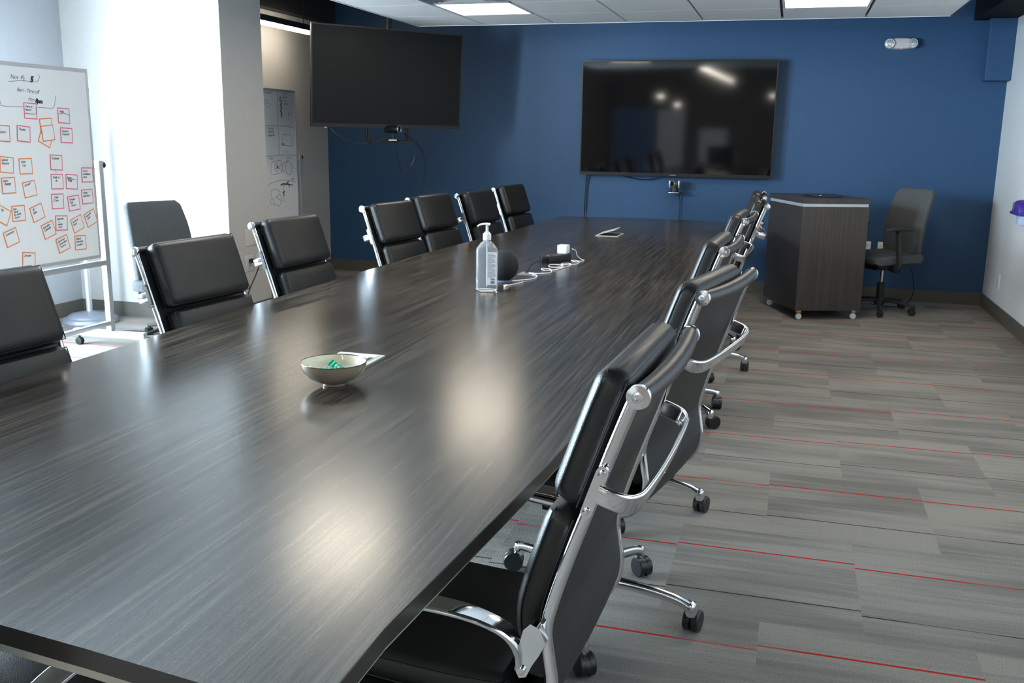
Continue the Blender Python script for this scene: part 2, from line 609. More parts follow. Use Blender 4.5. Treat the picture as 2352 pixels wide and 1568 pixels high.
# ceiling light panels
n = 0
for (c, r) in sorted(panel_cells, key=lambda t: (t[1], t[0])):
    x0, y1 = CX0 + c * CW + .012, CYE - r * CD - .004
    w, d = CW - .024, CD - .008
    side = 'left' if c == 1 else 'right'
    if r == 1:
        lab = f'glowing square light panel in the {side} half of the tiled ceiling, nearest the blue wall'
    else:
        lab = {5: f'square ceiling light panel over the middle of the table, {side} line', 9: f'square ceiling light panel above the near end of the table, {side} line', 13: f'square ceiling light panel behind the viewpoint, {side} line', 17: f'rearmost square ceiling light panel by the rear wall, {side} line'}[r]
    t = thing('ceiling_light', lab, 'ceiling light', (x0 + w / 2, y1 - d / 2, CZ), 0, 'light panels in the tiled ceiling')
    f = MB()
    for a in (-1, 1):
        f.box(a * w / 2 - (.018 if a > 0 else 0), a * w / 2 + (.018 if a < 0 else 0), -d / 2, d / 2, 0, .018)
        f.box(-w / 2, w / 2, a * d / 2 - (.018 if a > 0 else 0), a * d / 2 + (.018 if a < 0 else 0), 0, .018)
    f.build('frame', M_gridw, t, smooth=False)
    MB().box(-w / 2 + .018, w / 2 - .018, -d / 2 + .018, d / 2 - .018, .006, .014).build('diffuser', M_panel_light, t, smooth=False)
# ceiling vents
for (c, r), lab in (((1, 2), 'square metal ceiling air vent beside the left glowing light panel'),):
    x0, y1 = CX0 + c * CW + .012, CYE - r * CD - .004
    w, d = CW - .024, CD - .008
    t = thing('ceiling_vent', lab, 'vent', (x0 + w / 2, y1 - d / 2, CZ), 0, 'ceiling vents')
    f = MB()
    for k, (s, z) in enumerate(((1.0, 0.0), (0.78, -.004), (0.56, -.008))):
        hw, hd, hw2, hd2 = w / 2 * s, d / 2 * s, w / 2 * s - .045, d / 2 * s - .045
        o = [(-hw, -hd), (hw, -hd), (hw, hd), (-hw, hd)]
        i_ = [(-hw2, -hd2), (hw2, -hd2), (hw2, hd2), (-hw2, hd2)]
        f.rings([[Vector((*p, z)) for p in o], [Vector((*p, z + .004)) for p in o], [Vector((*p, z + .03)) for p in i_], [Vector((*p, z + .026)) for p in i_]], closed=True)
    f.build('louvre', mat('vent_metal', (0.55, 0.57, 0.58), 0.35, metal=0.5), t, smooth=False)
    MB().box(-w / 2, w / 2, -d / 2, d / 2, .034, .04).build('backing', M_grid, t, smooth=False)

# linear LED light in the recess
t = thing('linear_light', 'bright linear LED light hanging in the recess beside the grey pier', 'light', (-4.4, 7.75, 2.36))
MB().box(-.03, .03, -.70, .70, .0, .05).build('housing', M_plastic2, t, smooth=False)
MB().tube([(0, -.69, -.012), (0, .69, -.012)], .022, 12).build('tube', M_strip_light, t)
for y in (-.5, .5):
    MB().tube([(0, y, .05), (0, y, ZC - 2.36)], .003, 6).build('hanger', M_plastic2, t)
for (x, y, z, hl, lab) in ((-1.78, -5.2, 2.50, 4.6, 'long linear light added behind the viewpoint for the diagonal streak reflected in the wall television'),  # out-of-view lights added to give the wall television its reflections
                           (-3.1, -4.8, 2.03, .28, 'short linear light added behind the viewpoint for the upper of two white spots in the wall television'),
                           (-2.7, -4.8, 1.84, .22, 'short linear light added behind the viewpoint for the lower of two white spots in the wall television'),
                           (-.56, -4.8, 2.04, .3, 'linear light added behind the viewpoint for a reflection at right rim of the wall television')):
    t = thing('linear_light', lab, 'light', (x, y, z))
    MB().box(-.05, .05, -hl - .01, hl + .01, .0, .05).build('housing', M_plastic2, t, smooth=False)
    MB().tube([(0, -hl, -.012), (0, hl, -.012)], .045, 12).build('tube', M_rear_light, t)
    for yy_ in (-hl * .7, hl * .7):
        MB().tube([(0, yy_, .05), (0, yy_, ZC - z)], .003, 6).build('hanger', M_plastic2, t)
for (xa, xb, hh, mm, lab) in ((-3.9, -2.95, 1.72, M_blue, 'blue partition added behind the viewpoint for its reflection in the wall television'), (-2.90, -2.33, 1.70, M_grey, 'tall beige partition added behind the viewpoint for its reflection in the wall television'), (-1.98, -1.40, 1.30, M_grey, 'low beige partition added behind the viewpoint for its reflection in the wall television')):  # unseen panels added for the patches mirrored in the wall television
    t = thing('reflected_partition', lab, 'partition', ((xa + xb) / 2, -3.0, 0))
    w = (xb - xa) / 2
    MB().box(-w, w, -.03, .03, .03, hh, .004).build('panel', mm, t, smooth=False)
    MB().box(-w, -w + .05, -.2, .2, 0, .03).box(w - .05, w, -.2, .2, 0, .03).build('foot_bar', M_alu, t, smooth=False)

# ------------------------------------------------------------------ conference table
TZ = 0.75


def xl(y):
    pts = [(0.93, -1.90), (1.3, -1.96), (2.03, -2.03), (2.8, -2.05), (3.6, -2.062), (4.6, -2.06), (5.34, -2.045), (6.37, -1.985), (7.3, -1.945), (8.2, -1.93)]
    return interp(pts, y)


def xr(y):
    pts = [(0.93, -0.520), (1.3, -0.493), (1.87, -0.453), (2.16, -0.437), (3.0, -0.385), (4.5, -0.34), (5.8, -0.36), (7.0, -0.39), (8.2, -0.42)]
    return interp(pts, y)


def interp(p, y):
    P = catmull([(a, b_, 0) for a, b_ in p], 8)
    for i in range(len(P) - 1):
        if P[i].x <= y <= P[i + 1].x:
            f = (y - P[i].x) / (P[i + 1].x - P[i].x + 1e-9)
            return P[i].y * (1 - f) + P[i + 1].y * f
    return P[0].y if y < P[0].x else P[-1].y


table = thing('conference_table', 'long boat-shaped dark wood conference table running down the room', 'table', (0, 0, 0))
SEAM = 4.56


def section(y0, y1, off=0.0, bow0=0.0, bow1=0.0):
    ys = [y0 + (y1 - y0) * i / 24 for i in range(25)]
    right = [(xr(y) - off, y) for y in ys]
    left = [(xl(y) + off, y) for y in reversed(ys)]
    out = right[:]
    xa, xb = right[-1][0], left[0][0]
    for k in range(1, 12):
        t = k / 12
        out.append((xa + (xb - xa) * t, y1 + bow1 * 4 * t * (1 - t)))
    out += left
    if bow0:
        out += [(-1.75, .992), (-1.55, 1.0), (-1.3, .998), (-1.024, .979), (-.864, .961), (-.675, .936)]
        out[0] = (out[0][0], .925)
        out[0:1] = [(out[0][0] + .004, .915), (out[0][0] + .012, .93)]
    return out


for nm, y0, y1, b0, b1 in (('tabletop', 0.985, SEAM - .0008, 0.06, 0), ('tabletop', SEAM + .0008, 8.19, 0, 0.13)):
    P = section(y0, y1, 0.0, b0, b1)
    P2 = section(y0, y1, 0.0015, b0, b1)
    m = MB()
    R = [[Vector((x, y, TZ - .030)) for x, y in P], [Vector((x, y, TZ - .0015)) for x, y in P], [Vector((x, y, TZ)) for x, y in P2]]
    m.mi = 1
    m.rings(R, cap0=True, cap1=False)
    m.mi = 0
    vs = [v for v in m.bm.verts if abs(v.co.z - TZ) < 1e-6]
    vs = vs[:len(P2)]
    f = m.bm.faces.new(vs)
    f.material_index = 0
    o = m.build(nm, [M_table, M_edge], table)
    u = MB()
    P3 = section(y0 + .01, y1 - (.01 if b1 else 0), 0.008, b0, b1)
    u.prism(P3, TZ - .042, TZ - .0301)
    u.build('underlayer', M_under, table, smooth=False)['label'] = 'beige band under the tabletop edge'
for yc in (2.2, 4.56, 6.9):
    MB().box(-1.60, -0.86, yc - .05, yc + .05, 0.0, TZ - .0425).box(-1.28, -1.18, yc - .35, yc + .35, 0.0, TZ - .0425).build('pedestal', M_pedestal, table, smooth=False)
MB().box(-1.25, -1.21, 2.55, 6.55, 0.35, 0.62).build('modesty_beam', M_pedestal, table, smooth=False)

# ports set in the tabletop
M_port = mat('port_white', (0.72, 0.70, 0.64), 0.35)
p = MB()
p.box(-.077, .077, -.081, .081, 0, .004, 0.0015)
o = p.build('cable_port', M_port, table)
o.location = (-1.263, 2.61, TZ)
o['label'] = 'white square cable port behind the bowl'
MB().box(-.063, .063, -.068, .068, .0042, .0055).build('lid', M_port, o, smooth=False)
MB().box(.046, .060, -.060, .030, .0056, .0062).build('slot', M_plastic, o, smooth=False)
p = MB()
for a in (-1, 1):
    p.box(a * .075 - .006, a * .075 + .006, -.12, .12, 0, .004)
    p.box(-.081, .081, a * .12 - .006, a * .12 + .006, 0, .004)
o = p.build('cable_port', M_port, table, smooth=False)
o.location = (-1.225, 6.77, TZ)
o['label'] = 'cable port with lid half raised'
MB().box(-.07, .07, -.115, .115, 0.0005, .0015).build('opening', M_plastic, o, smooth=False)
ld = MB().box(0, .13, -.11, .11, 0, .004)
ld = ld.build('lid', M_port, o, smooth=False)
ld.location = (-.068, 0, .006)
ld.rotation_euler = (0, -math.radians(17), 0)
p = MB().box(-.03, .03, -.05, .05, 0, .003).build('cable_port', mat('port_metal', (.5, .5, .5), .3, metal=.8), table, smooth=False)
p.location = (-1.262, 4.63, TZ)
p['label'] = 'small metal cable port under the white cord'

# ------------------------------------------------------------------ soft-pad chair
PROFILE = [(-.432, 1.050), (-.408, .985), (-.372, .880), (-.336, .775), (-.310, .690), (-.300, .640), (-.306, .590), (-.312, .545), (-.303, .498), (-.272, .460), (-.215, .444), (-.10, .440), (.03, .445), (.13, .452), (.195, .450), (.232, .428)]
PC = catmull([(x, 0, z) for x, z in PROFILE], 6)
PL = [0.0]
for i in range(1, len(PC)):
    PL.append(PL[-1] + (PC[i] - PC[i - 1]).length)


def pat(s, off=0.0):
    """point on profile at arc length s, offset to the sitter side"""
    if s < 0:
        p0, n0 = pat(.02, 0)
        d = (PC[0] - p0).normalized()
        return PC[0] + d * (-s) + n0 * off, n0
    s = max(0, min(PL[-1], s))
    for i in range(1, len(PL)):
        if PL[i] >= s:
            f = (s - PL[i - 1]) / (PL[i] - PL[i - 1])
            p = PC[i - 1].lerp(PC[i], f)
            t = (PC[min(i + 1, len(PC) - 1)] - PC[max(i - 2, 0)]).normalized()
            nrm = Vector((-t.z, 0, t.x))        # downwards tangent -> sitter side normal
            if nrm.x < -0.5:
                nrm = -nrm
            return p + nrm * off, nrm
    return PC[-1], Vector((0, 0, 1))


def pad(s0, s1, width, th, off, belly=0.012, n=22, seamless=False):
    """upholstered pad following the profile; returns (mesh builder, piping loops)"""
    m = MB()
    R = []
    K = 10
    for i in range(n + 1):
        t = i / n
        s = s0 + (s1 - s0) * t
        c, nr = pat(s, off + th / 2)
        # rounded ends
        d = min(t, 1 - t) * (s1 - s0)
        e = min(1.0, d / (th * 0.55))
        k = math.sqrt(max(0.0, 1 - (1 - e) ** 2))
        hw = width / 2 - (1 - k) * th * 0.35
        ht = th / 2 * (0.30 + 0.70 * k)
        sec = rrect(2 * hw, 2 * ht, min(ht * 0.75, .026), 4)
        ring = []
        for a, b_ in sec:
            bul = belly * (1 - (a / hw) ** 2) * k * (1 if b_ > 0 else 0.2)
            ring.append(c + Vector((0, a, 0)) + nr * (b_ + math.copysign(bul, b_)))
        R.append(ring)
    m.rings(R)
    loops = []
    for sg, fo in ((1, .62), (-1, .62)):
        lp = []
        for side in (-1, 1):
            rng = range(0, n + 1) if side < 0 else range(n, -1, -1)
            for i in rng:
                t = i / n
                s = s0 + (s1 - s0) * min(max(t, .03), .97)
                c, nr = pat(s, off + th / 2 + sg * th / 2 * fo)
                lp.append(c + Vector((0, side * (width / 2 - .001 if sg < 0 else width / 2 - .0015), 0)))
        loops.append(lp)
    return m, loops


def make_chair():
    root = thing('conference_chair', 'chair', 'chair', (0, 0, 0))
    W2 = .245
    # sling
    m = MB()
    R = []
    for i, p_ in enumerate(PC):
        s = PL[i]
        c, nr = pat(s, 0)
        sag = -.006
        R.append([p_ + Vector((0, W2 * a, 0)) + nr * (sag * (1 - a * a) + b_) for a, b_ in ((-1, -.003), (-.5, -.003), (0, -.003), (.5, -.003), (1, -.003), (1, .003), (.5, .003), (0, .003), (-.5, .003), (-1, .003))])
    m.rings(R)
    m.build('sling', M_mesh, root)
    # side rails
    for sg in (-1, 1):
        m = MB()
        pts = [p_ + Vector((0, sg * (W2 + .004), 0)) for p_ in PC[1:]]
        m.sweep(pts, rrect(.013, .027, .0055, 3), up=(0, 1, 0.0001)) if False else None
        R = []
        for i in range(1, len(PC)):
            c, nr = pat(PL[i], 0)
            R.append([PC[i] + Vector((0, sg * (W2 + .004) + a, 0)) + nr * b_ for a, b_ in rrect(.014, .021, .006, 3)])
        m.rings(R)
        m.build('side_rail', M_chrome, root)
    # top roll, slightly bowed, wrapped in leather
    tr = MB()
    pts = []
    for i in range(17):
        a = -1 + i / 8
        pts.append((-.437 - .010 * (1 - a * a), W2 * a * 1.02, 1.050 - .006 * (1 - a * a)))
    tr.tube(pts, .0165, 16, up=(0, 0, 1), scale=[1.0 + .10 * (1 - (-1 + i / 8) ** 2) for i in range(17)])
    tr.build('top_roll', M_leather, root)
    for sg in (-1, 1):
        mx = Matrix.Translation((-.437, sg * W2 * 1.0, 1.050)) @ Matrix.Rotation(-sg * PI / 2, 4, 'X')
        c = MB().lathe([(.0165, 0), (.0190, .001), (.0195, .008), (.0185, .0115), (.0095, .0120), (.0095, .0095)], 28, mx)
        c = c.build('end_cap', M_chrome, root)
        MB().lathe([(.0088, .0094), (.0088, .0125), (.0050, .0135), (.0040, .0105)], 12, mx).build('screw', M_chrome2, c)
    # pads
    for nm, s0, s1, w, th, of in (('headrest_pad', -.014, .229, .445, .062, .010), ('lumbar_pad', .237, .560, .440, .058, .008)):
        m, loops = pad(s0, s1, w, th, of)
        o = m.build(nm, M_leather, root)
        pm = MB()
        for lp in loops:
            pm.tube(lp, .0017, 5, closed=True)
        pm.build('piping', M_stitch, o)
    m, loops = pad(.665, 1.085, .425, .062, .006)
    o = m.build('seat_pad', M_leather, root)
    pm = MB()
    for lp in loops:
        pm.tube(lp, .0017, 5, closed=True)
    pm.build('piping', M_stitch, o)
    # rear stretcher
    c, nr = pat(.165, 0)
    up = (PC[3] - PC[12]).normalized()
    bk = -nr
    yy = Vector((0, 1, 0))
    path = [c - yy * .262 + bk * .004, c - yy * .262 + bk * .030, c - yy * .255 + bk * .050, c - yy * .235 + bk * .062, c - yy * .20 + bk * .068, c - yy * .10 + bk * .072, c - yy * .0 + bk * .073]
    path = path + [Vector((p_.x, -p_.y, p_.z)) for p_ in reversed(path[:-1])]
    st = MB()
    pts = catmull(path, 5)
    R = []
    for i, p_ in enumerate(pts):
        t = (pts[min(i + 1, len(pts) - 1)] - pts[max(i - 1, 0)]).normalized()
        nn = t.cross(up).normalized()
        R.append([p_ + nn * a + up * b_ for a, b_ in rrect(.010, .034, .0045, 3)])
    st.rings(R)
    for sg in (-1, 1):
        R = []
        for k in range(-1, 14):
            pass
        cc = c + yy * sg * .262
        mx = Matrix((nr, up, yy * 1)).transposed().to_4x4()
        mx.translation = cc - yy * .004
        poly = []
        for k in range(16):
            a = 2 * PI * k / 16
            poly.append((.010 * math.cos(a), .012 * math.sin(a) + (.034 if math.sin(a) >= 0 else -.034)))
        st.prism(poly, 0, .008, mx)
        for zz in (-.034, .034):
            st.lathe([(.006, -.002), (.006, .011), (.003, .012)], 10, mx @ Matrix.Translation((0, zz, 0)))
    st.build('back_stretcher', M_chrome, root)
    # armrests
    for sg in (-1, 1):
        y = sg * .268
        path = catmull([(-.262, y, .570), (-.258, y, .608), (-.235, y * 1.03, .643), (-.17, y * 1.05, .664), (-.06, y * 1.06, .670), (.05, y * 1.06, .664), (.115, y * 1.05, .632), (.135, y * 1.03, .575), (.125, y * 1.01, .51), (.10, y, .462)], 5)
        a = MB()
        n_ = len(path)
        R = []
        for i, p_ in enumerate(path):
            t = (path[min(i + 1, n_ - 1)] - path[max(i - 1, 0)]).normalized()
            sd = Vector((0, 1, 0))
            sd = (sd - t * sd.dot(t)).normalized()
            nn = t.cross(sd)
            f = i / (n_ - 1)
            w = .020 + .030 * math.sin(PI * min(1, f * 1.15)) if f < .87 else .020 + .030 * math.sin(PI)
            w = .022 + .026 * math.sin(PI * f) ** 1.0
            R.append([p_ + sd * u + nn * v for u, v in rrect(w, .011, .005, 3)])
        a.rings(R)
        # bracket to rail
        mx = Matrix.Translation((0, y - .008, 0)) @ Matrix.Rotation(PI / 2, 4, 'X')
        br = [(-.306, .628), (-.296, .652), (-.280, .658), (-.268, .645), (-.258, .605), (-.254, .572), (-.262, .558), (-.274, .562), (-.284, .585), (-.296, .605)]
        Rb = [[Vector((u, y + d * sg, v)) for u, v in br] for d in (-.014, .005)]
        a.rings(Rb)
        a.lathe([(.007, 0), (.007, .006), (.003, .007)], 12, Matrix.Translation((-.266, y + sg * .005, .573)) @ Matrix.Rotation(-sg * PI / 2, 4, 'X'))
        a.build('armrest', M_chrome, root)
    # mechanism, column
    MB().box(-.09, .10, -.055, .055, .385, .430, .008).box(-.02, .02, -.25, .25, .418, .436, .004).build('tilt_mechanism', M_plastic, root)
    MB().lathe([(.026, .10), (.026, .27), (.022, .275)], 20).lathe([(.014, .27), (.014, .392)], 16).build('gas_column', M_chrome, root)
    # star base
    hub = MB().lathe([(.028, .070), (.040, .078), (.043, .115), (.036, .135), (.027, .140)], 24).build('hub', M_chrome, root)
    for k in range(5):
        a = 2 * PI * k / 5 + .35
        mx = Matrix.Rotation(a, 4, 'Z')
        path = catmull([(.025, 0, .112), (.10, 0, .118), (.19, 0, .113), (.27, 0, .102), (.322, 0, .090), (.342, 0, .078)], 4)
        n_ = len(path)
        sc = []
        for i in range(n_):
            f = i / (n_ - 1)
            w = 1.15 - .45 * math.sin(PI * min(f, .75) / 1.0) + (.35 * max(0, f - .75) / .25)
            hh = 1.2 - .35 * f + .3 * max(0, f - .8) / .2
            sc.append((w, hh))
        lg = MB()
        lg.sweep([mx @ p_ for p_ in path], rrect(.034, .030, .013, 4), scale=sc)
        lg.lathe([(.004, .050), (.017, .056), (.020, .085), (.015, .096), (.004, .100)], 16, mx @ Matrix.Translation((.342, 0, 0)))
        lg.build('base_leg', M_chrome, root)
        # caster
        sw = Matrix.Rotation(a, 4, 'Z') @ Matrix.Translation((.342, 0, 0)) @ Matrix.Rotation(a * 2.3 + .6, 4, 'Z')
        cs = MB()
        for sg in (-1, 1):
            mw = sw @ Matrix.Translation((.018, sg * .0135, .0335)) @ Matrix.Rotation(PI / 2, 4, 'X')
            cs.lathe([(.020, -.011), (.030, -.0105), (.0335, -.007), (.0335, .007), (.030, .0105), (.020, .011)], 22, mw)
        # hood
        R = []
        for i in range(9):
            aa = -.25 + (PI * .80) * i / 8
            rr = .034
            R.append([sw @ Vector((.018 + (rr - d) * math.cos(aa), yv, .031 + (rr - d) * math.sin(aa))) for d, yv in ((0, -.006), (0, .006), (.012, .006), (.012, -.006))])
        cs.rings(R)
        cs.lathe([(.008, .040), (.008, .075)], 10, mx @ Matrix.Translation((.342, 0, 0)))
        cs.build('caster', M_plastic, root)
    return root


proto_chair = make_chair()
_used = [False]


def place_chair(mx_, my_, face_deg, label, group, phase=None, lift=0.0):
    """mx_,my_: point under the end cap nearest the viewpoint; face_deg: direction the sitter faces"""
    a = math.radians(face_deg)
    f = Vector((math.cos(a), math.sin(a), 0))
    w = Vector((-f.y, f.x, 0))
    if w.y < 0:
        w = -w
    mid = Vector((mx_, my_, 0)) + w * .255
    base = mid + f * .437
    o = proto_chair if not _used[0] else copy_tree(proto_chair)
    _used[0] = True
    o.location = (base.x, base.y, 0)
    o.rotation_euler = (0, 0, a)
    o['label'], o['group'] = label, group
    if phase is not None:
        for k in bpy.data.objects:
            if k.parent == o and k.name.split('.')[0] in ('hub', 'base_leg', 'caster', 'gas_column', 'tilt_mechanism'):
                k.location = (-.035, 0, 0)
            elif k.parent == o:
                k.location = (0, 0, lift)
            if k.parent == o and k.name.split('.')[0] == 'tilt_mechanism':
                k.location.z = lift
            if k.parent == o and k.name.split('.')[0] == 'gas_column':
                k.location.z = lift * .6
            if k.parent == o and k.name.split('.')[0] in ('hub', 'base_leg', 'caster'):
                k.rotation_euler = (0, 0, math.radians(phase) - a - .35)
    return o


GR = 'black chairs along the right side of the table'
GL = 'black chairs along the window side of the table'
RIGHT = [(-.198, 1.378, 177, 'black leather chair in the right foreground, nearest the camera, with chrome arm tucked under table'),
         (-.189, 2.333, 169, 'second black leather chair on the right side, turned slightly, full chrome back stretcher visible'),
         (-.206, 3.352, 177, 'third black leather chair from the front on the right side of the table'),
         (-.198, 4.644, 177, 'fourth black leather chair from the front on the right side of the table'),
         (-.126, 5.76, 184, 'fifth black leather chair on the right side, pulled out nearest the lectern'),
         (-.165, 6.602, 182, 'black leather chair at the far end of the right side, half hidden behind its neighbour')]
LEFT = [(-2.25, 1.87, -5, 'black leather chair cut by the left edge of the photo'),
        (-2.257, 2.908, -6, 'black leather chair in front of the grey fabric office chair, second on window side'),
        (-2.402, 3.938, -4, 'black leather chair in front of the wall outlets of the grey pier'),
        (-2.392, 5.123, -8, 'black leather chair on window side just right of the recess, left of an adjoining pair'),
        (-2.44, 5.93, -8, 'black leather chair on window side whose left part hides behind the adjoining chair'),
        (-2.304, 6.531, -7, 'black leather chair second from the far end of the window side'),
        (-2.321, 7.472, -7, 'black leather chair at the far end of the window side, by the blue wall')]
for a, ph in zip(RIGHT, (20, -5, -9, -36, 5, -39)):
    place_chair(*a, GR, ph)
for a in LEFT:
    place_chair(*a, GL, 15, -.045)
hc = place_chair(-1.5, .30, 88, 'black chair at the near head of the table, only its seat showing under the edge', 'chairs at the table ends')
hc.location = (-1.24, 1.19, 0)

# ------------------------------------------------------------------ fabric office chairs


def make_office():
    root = thing('office_chair', 'office chair', 'chair', (0, 0, 0))
    # backrest panel (faces +x)
    m = MB()
    R = []
    n = 20
    for i in range(n + 1):
        t = i / n
        z = .47 + .57 * t
        x = -.21 - .10 * t + .045 * math.sin(PI * t)
        hw = .215 + .030 * math.sin(PI * min(1, t * .95)) - .005 * t
        e = min(1, min(t, 1 - t) / .05)
        k = math.sqrt(max(0, 1 - (1 - e) ** 2))
        th = .022 + .030 * k
        hw -= (1 - k) * .025
        ring = []
        for a, b_ in rrect(2 * hw, th, th * .42, 4):
            ring.append(Vector((x - b_ + .030 * (a / hw) ** 2, a, z)))
        R.append(ring)
    m.rings(R)
    m.build('backrest', M_fabric, root)
    # back support
    MB().sweep(catmull([(-.10, 0, .40), (-.20, 0, .41), (-.262, 0, .50), (-.275, 0, .62)], 5), rrect(.07, .02, .008), up=(1, 0, 0)).build('back_support', M_plastic2, root)
    # seat
    m = MB()
    R = []
    for i in range(15):
        t = i / 14
        x = -.23 + .48 * t
        e = min(1, min(t, 1 - t) / .12)
        k = math.sqrt(max(0, 1 - (1 - e) ** 2))
        z = .475 - .018 * t * t
        R.append([Vector((x, a, z + b_)) for a, b_ in rrect(.49 - .05 * (1 - k), .03 + .045 * k, .014, 4)])
    m.rings(R)
    m.build('seat', M_fabric, root)
    MB().box(-.19, .20, -.21, .21, .405, .440, .012).box(-.12, .12, -.08, .08, .365, .41, .01).build('seat_pan', M_plastic, root)
    for sg in (-1, 1):
        y = sg * .285
        a = MB()
        a.sweep(catmull([(.05, sg * .16, .40), (.06, sg * .24, .395), (.065, y, .42), (.07, y, .50), (.09, y, .63), (.10, y, .72)], 4), rrect(.055, .026, .01), up=(1, 0, 0))
        arm = a.build('armrest', M_plastic2, root)
        p_ = MB()
        R = []
        for i in range(11):
            t = i / 10
            e = math.sqrt(max(0, 1 - (2 * t - 1) ** 4))
            R.append([Vector((-.04 + .27 * t, y + u, .738 - .012 * (2 * t - 1) ** 2 + v)) for u, v in rrect(.03 + .062 * e, .012 + .024 * e, .006 + .005 * e, 3)])
        p_.rings(R)
        p_.build('arm_pad', M_plastic2, arm)
    MB().lathe([(.030, .08), (.030, .25), (.026, .255)], 18).build('column_cover', M_plastic2, root)
    MB().lathe([(.014, .25), (.014, .37)], 14).build('gas_column', M_chrome, root)
    MB().lathe([(.03, .06), (.042, .07), (.045, .10), (.03, .12)], 20).build('hub', M_plastic2, root)
    for k in range(5):
        a = 2 * PI * k / 5 + .9
        mx = Matrix.Rotation(a, 4, 'Z')
        path = catmull([(.03, 0, .095), (.12, 0, .10), (.22, 0, .085), (.30, 0, .072)], 4)
        MB().sweep([mx @ p_ for p_ in path], rrect(.045, .026, .010, 3), scale=[(1.1 - .5 * i / (len(path) - 1), 1 - .2 * i / (len(path) - 1)) for i in range(len(path))]).build('base_leg', M_plastic2, root)
        sw = mx @ Matrix.Translation((.29, 0, 0)) @ Matrix.Rotation(a * 1.7, 4, 'Z')
        cs = MB()
        for sg in (-1, 1):
            mw = sw @ Matrix.Translation((.015, sg * .014, .029)) @ Matrix.Rotation(PI / 2, 4, 'X')
            cs.lathe([(.020, -.010), (.027, -.0095), (.029, -.006), (.029, .006), (.027, .0095), (.020, .010)], 20, mw)
        cs.box(-.01, .03, -.004, .004, .03, .058, 0, sw)
        cs.lathe([(.008, .04), (.008, .075)], 10, mx @ Matrix.Translation((.29, 0, 0)))
        cs.build('caster', M_plastic, root)
    return root


oc = make_office()
oc.location = (.795, 8.64, 0)
oc.rotation_euler = (0, 0, math.radians(180 + 33))
tag(oc, 'grey fabric swivel office chair with black arms behind the lectern', 'chair', 'grey office chairs')
oc2 = copy_tree(oc)
oc2.location = (-4.06, 5.70, 0)
oc2.rotation_euler = (0, 0, math.radians(-20))
for k in bpy.data.objects:
    if k.parent == oc2 and k.name.split('.')[0] in ('backrest', 'seat', 'seat_pan', 'armrest', 'back_support'):
        k.location.z -= .09
oc2['label'] = 'grey fabric swivel office chair by the bright wall beside the whiteboard'

# ------------------------------------------------------------------ lectern
lt = thing('lectern', 'dark wood mobile lectern on casters with silver strip, in front of blue wall', 'lectern', (.10, 7.965, 0), math.radians(21))
LW, LD = .55, .76
MB().box(0, LW, 0, LD, .075, .915, .002).build('body', M_lec, lt, smooth=False)
MB().box(.006, LW - .006, .006, LD - .006, .915, .940).build('trim_strip', M_strip, lt, smooth=False)['label'] = 'silver strip below the top'
MB().box(-.004, LW + .004, -.004, LD + .004, .940, .978, .002).build('top', M_lec, lt, smooth=False)
for i, (x, y) in enumerate(((.045, .045), (LW - .045, .045), (.045, LD - .045), (LW - .045, LD - .045))):
    c = MB()
    for sg in (-1, 1):
        c.lathe([(.010, -.003), (.020, -.004), (.024, -.002), (.024, .002), (.020, .004), (.010, .003)], 20, Matrix.Translation((x, y - .01 + sg * .008, .024)) @ Matrix.Rotation(PI / 2, 4, 'X'))
    c = c.build('caster', M_wplast, lt)
    MB().box(x - .018, x + .018, y - .022, y + .012, .050, .075, .004).box(x - .01, x + .01, y - .016, y - .004, .02, .06).build('bracket', M_brass if i == 0 else M_chrome, c)
# device lying on top
dv = thing('presentation_remote', 'flat black device lying on top of the lectern', 'remote', (.30, 8.27, .978), math.radians(18))
MB().box(-.11, .11, -.035, .035, 0, .014, .005).build('body', M_plastic, dv)
MB().lathe([(.012, .014), (.012, .018), (.008, .0185)], 16, Matrix.Translation((-.07, 0, 0))).build('dial', M_chrome, dv)
cable0 = MB().tube(catmull([(.20, 8.24, .9815), (.16, 8.30, .9815), (.11, 8.36, .9815), (.13, 8.46, .9815), (.24, 8.46, .9815)], 6), .0035, 8).build('cable', M_plastic)
tag(cable0, 'short black cable beside the device on the lectern top', 'cable')

# ------------------------------------------------------------------ televisions


def tv(name, label, w, h, mtx, th, screen, foot=True):
    root = thing(name, label, 'television')
    root.matrix_world = mtx
    # local: x right, z up, screen faces -y ; origin centre of screen plane
    MB().box(-w / 2, w / 2, .004, th * .5, -h / 2, h / 2, .003).box(-w / 2 * .8, w / 2 * .8, th * .5, th, -h / 2 * .8, h / 2 * .75, .006).build('back_housing', M_plastic2, root)
    b_ = .011
    f = MB()
    f.box(-w / 2, -w / 2 + b_, -.003, .006, -h / 2, h / 2)
    f.box(w / 2 - b_, w / 2, -.003, .006, -h / 2, h / 2)
    f.box(-w / 2 + b_, w / 2 - b_, -.003, .006, h / 2 - b_, h / 2)
    f.box(-w / 2 + b_, w / 2 - b_, -.003, .006, -h / 2, -h / 2 + b_ * 2.8)
    f.build('bezel', M_bezel, root, smooth=False)
    MB().box(-w / 2 + b_, w / 2 - b_, -.001, .003, -h / 2 + b_ * 2.8, h / 2 - b_).build('screen', screen, root, smooth=False)
    return root


t1 = tv('wall_television', 'large glossy flat-screen television mounted on the blue wall', 1.80, 1.062, Matrix.Translation((-1.084, 9.20, 1.608)) @ Matrix.Rotation(math.radians(.8), 4, 'X'), .05, M_screen)
MB().box(-.35, .35, .05, .108, -.22, .22).build('wall_bracket', M_plastic2, t1, smooth=False)
MB().box(-.028, .028, -.0035, -.003, -.5195, -.5135).build('badge', mat('badge_grey', (.25, .25, .25), .4), t1, smooth=False)
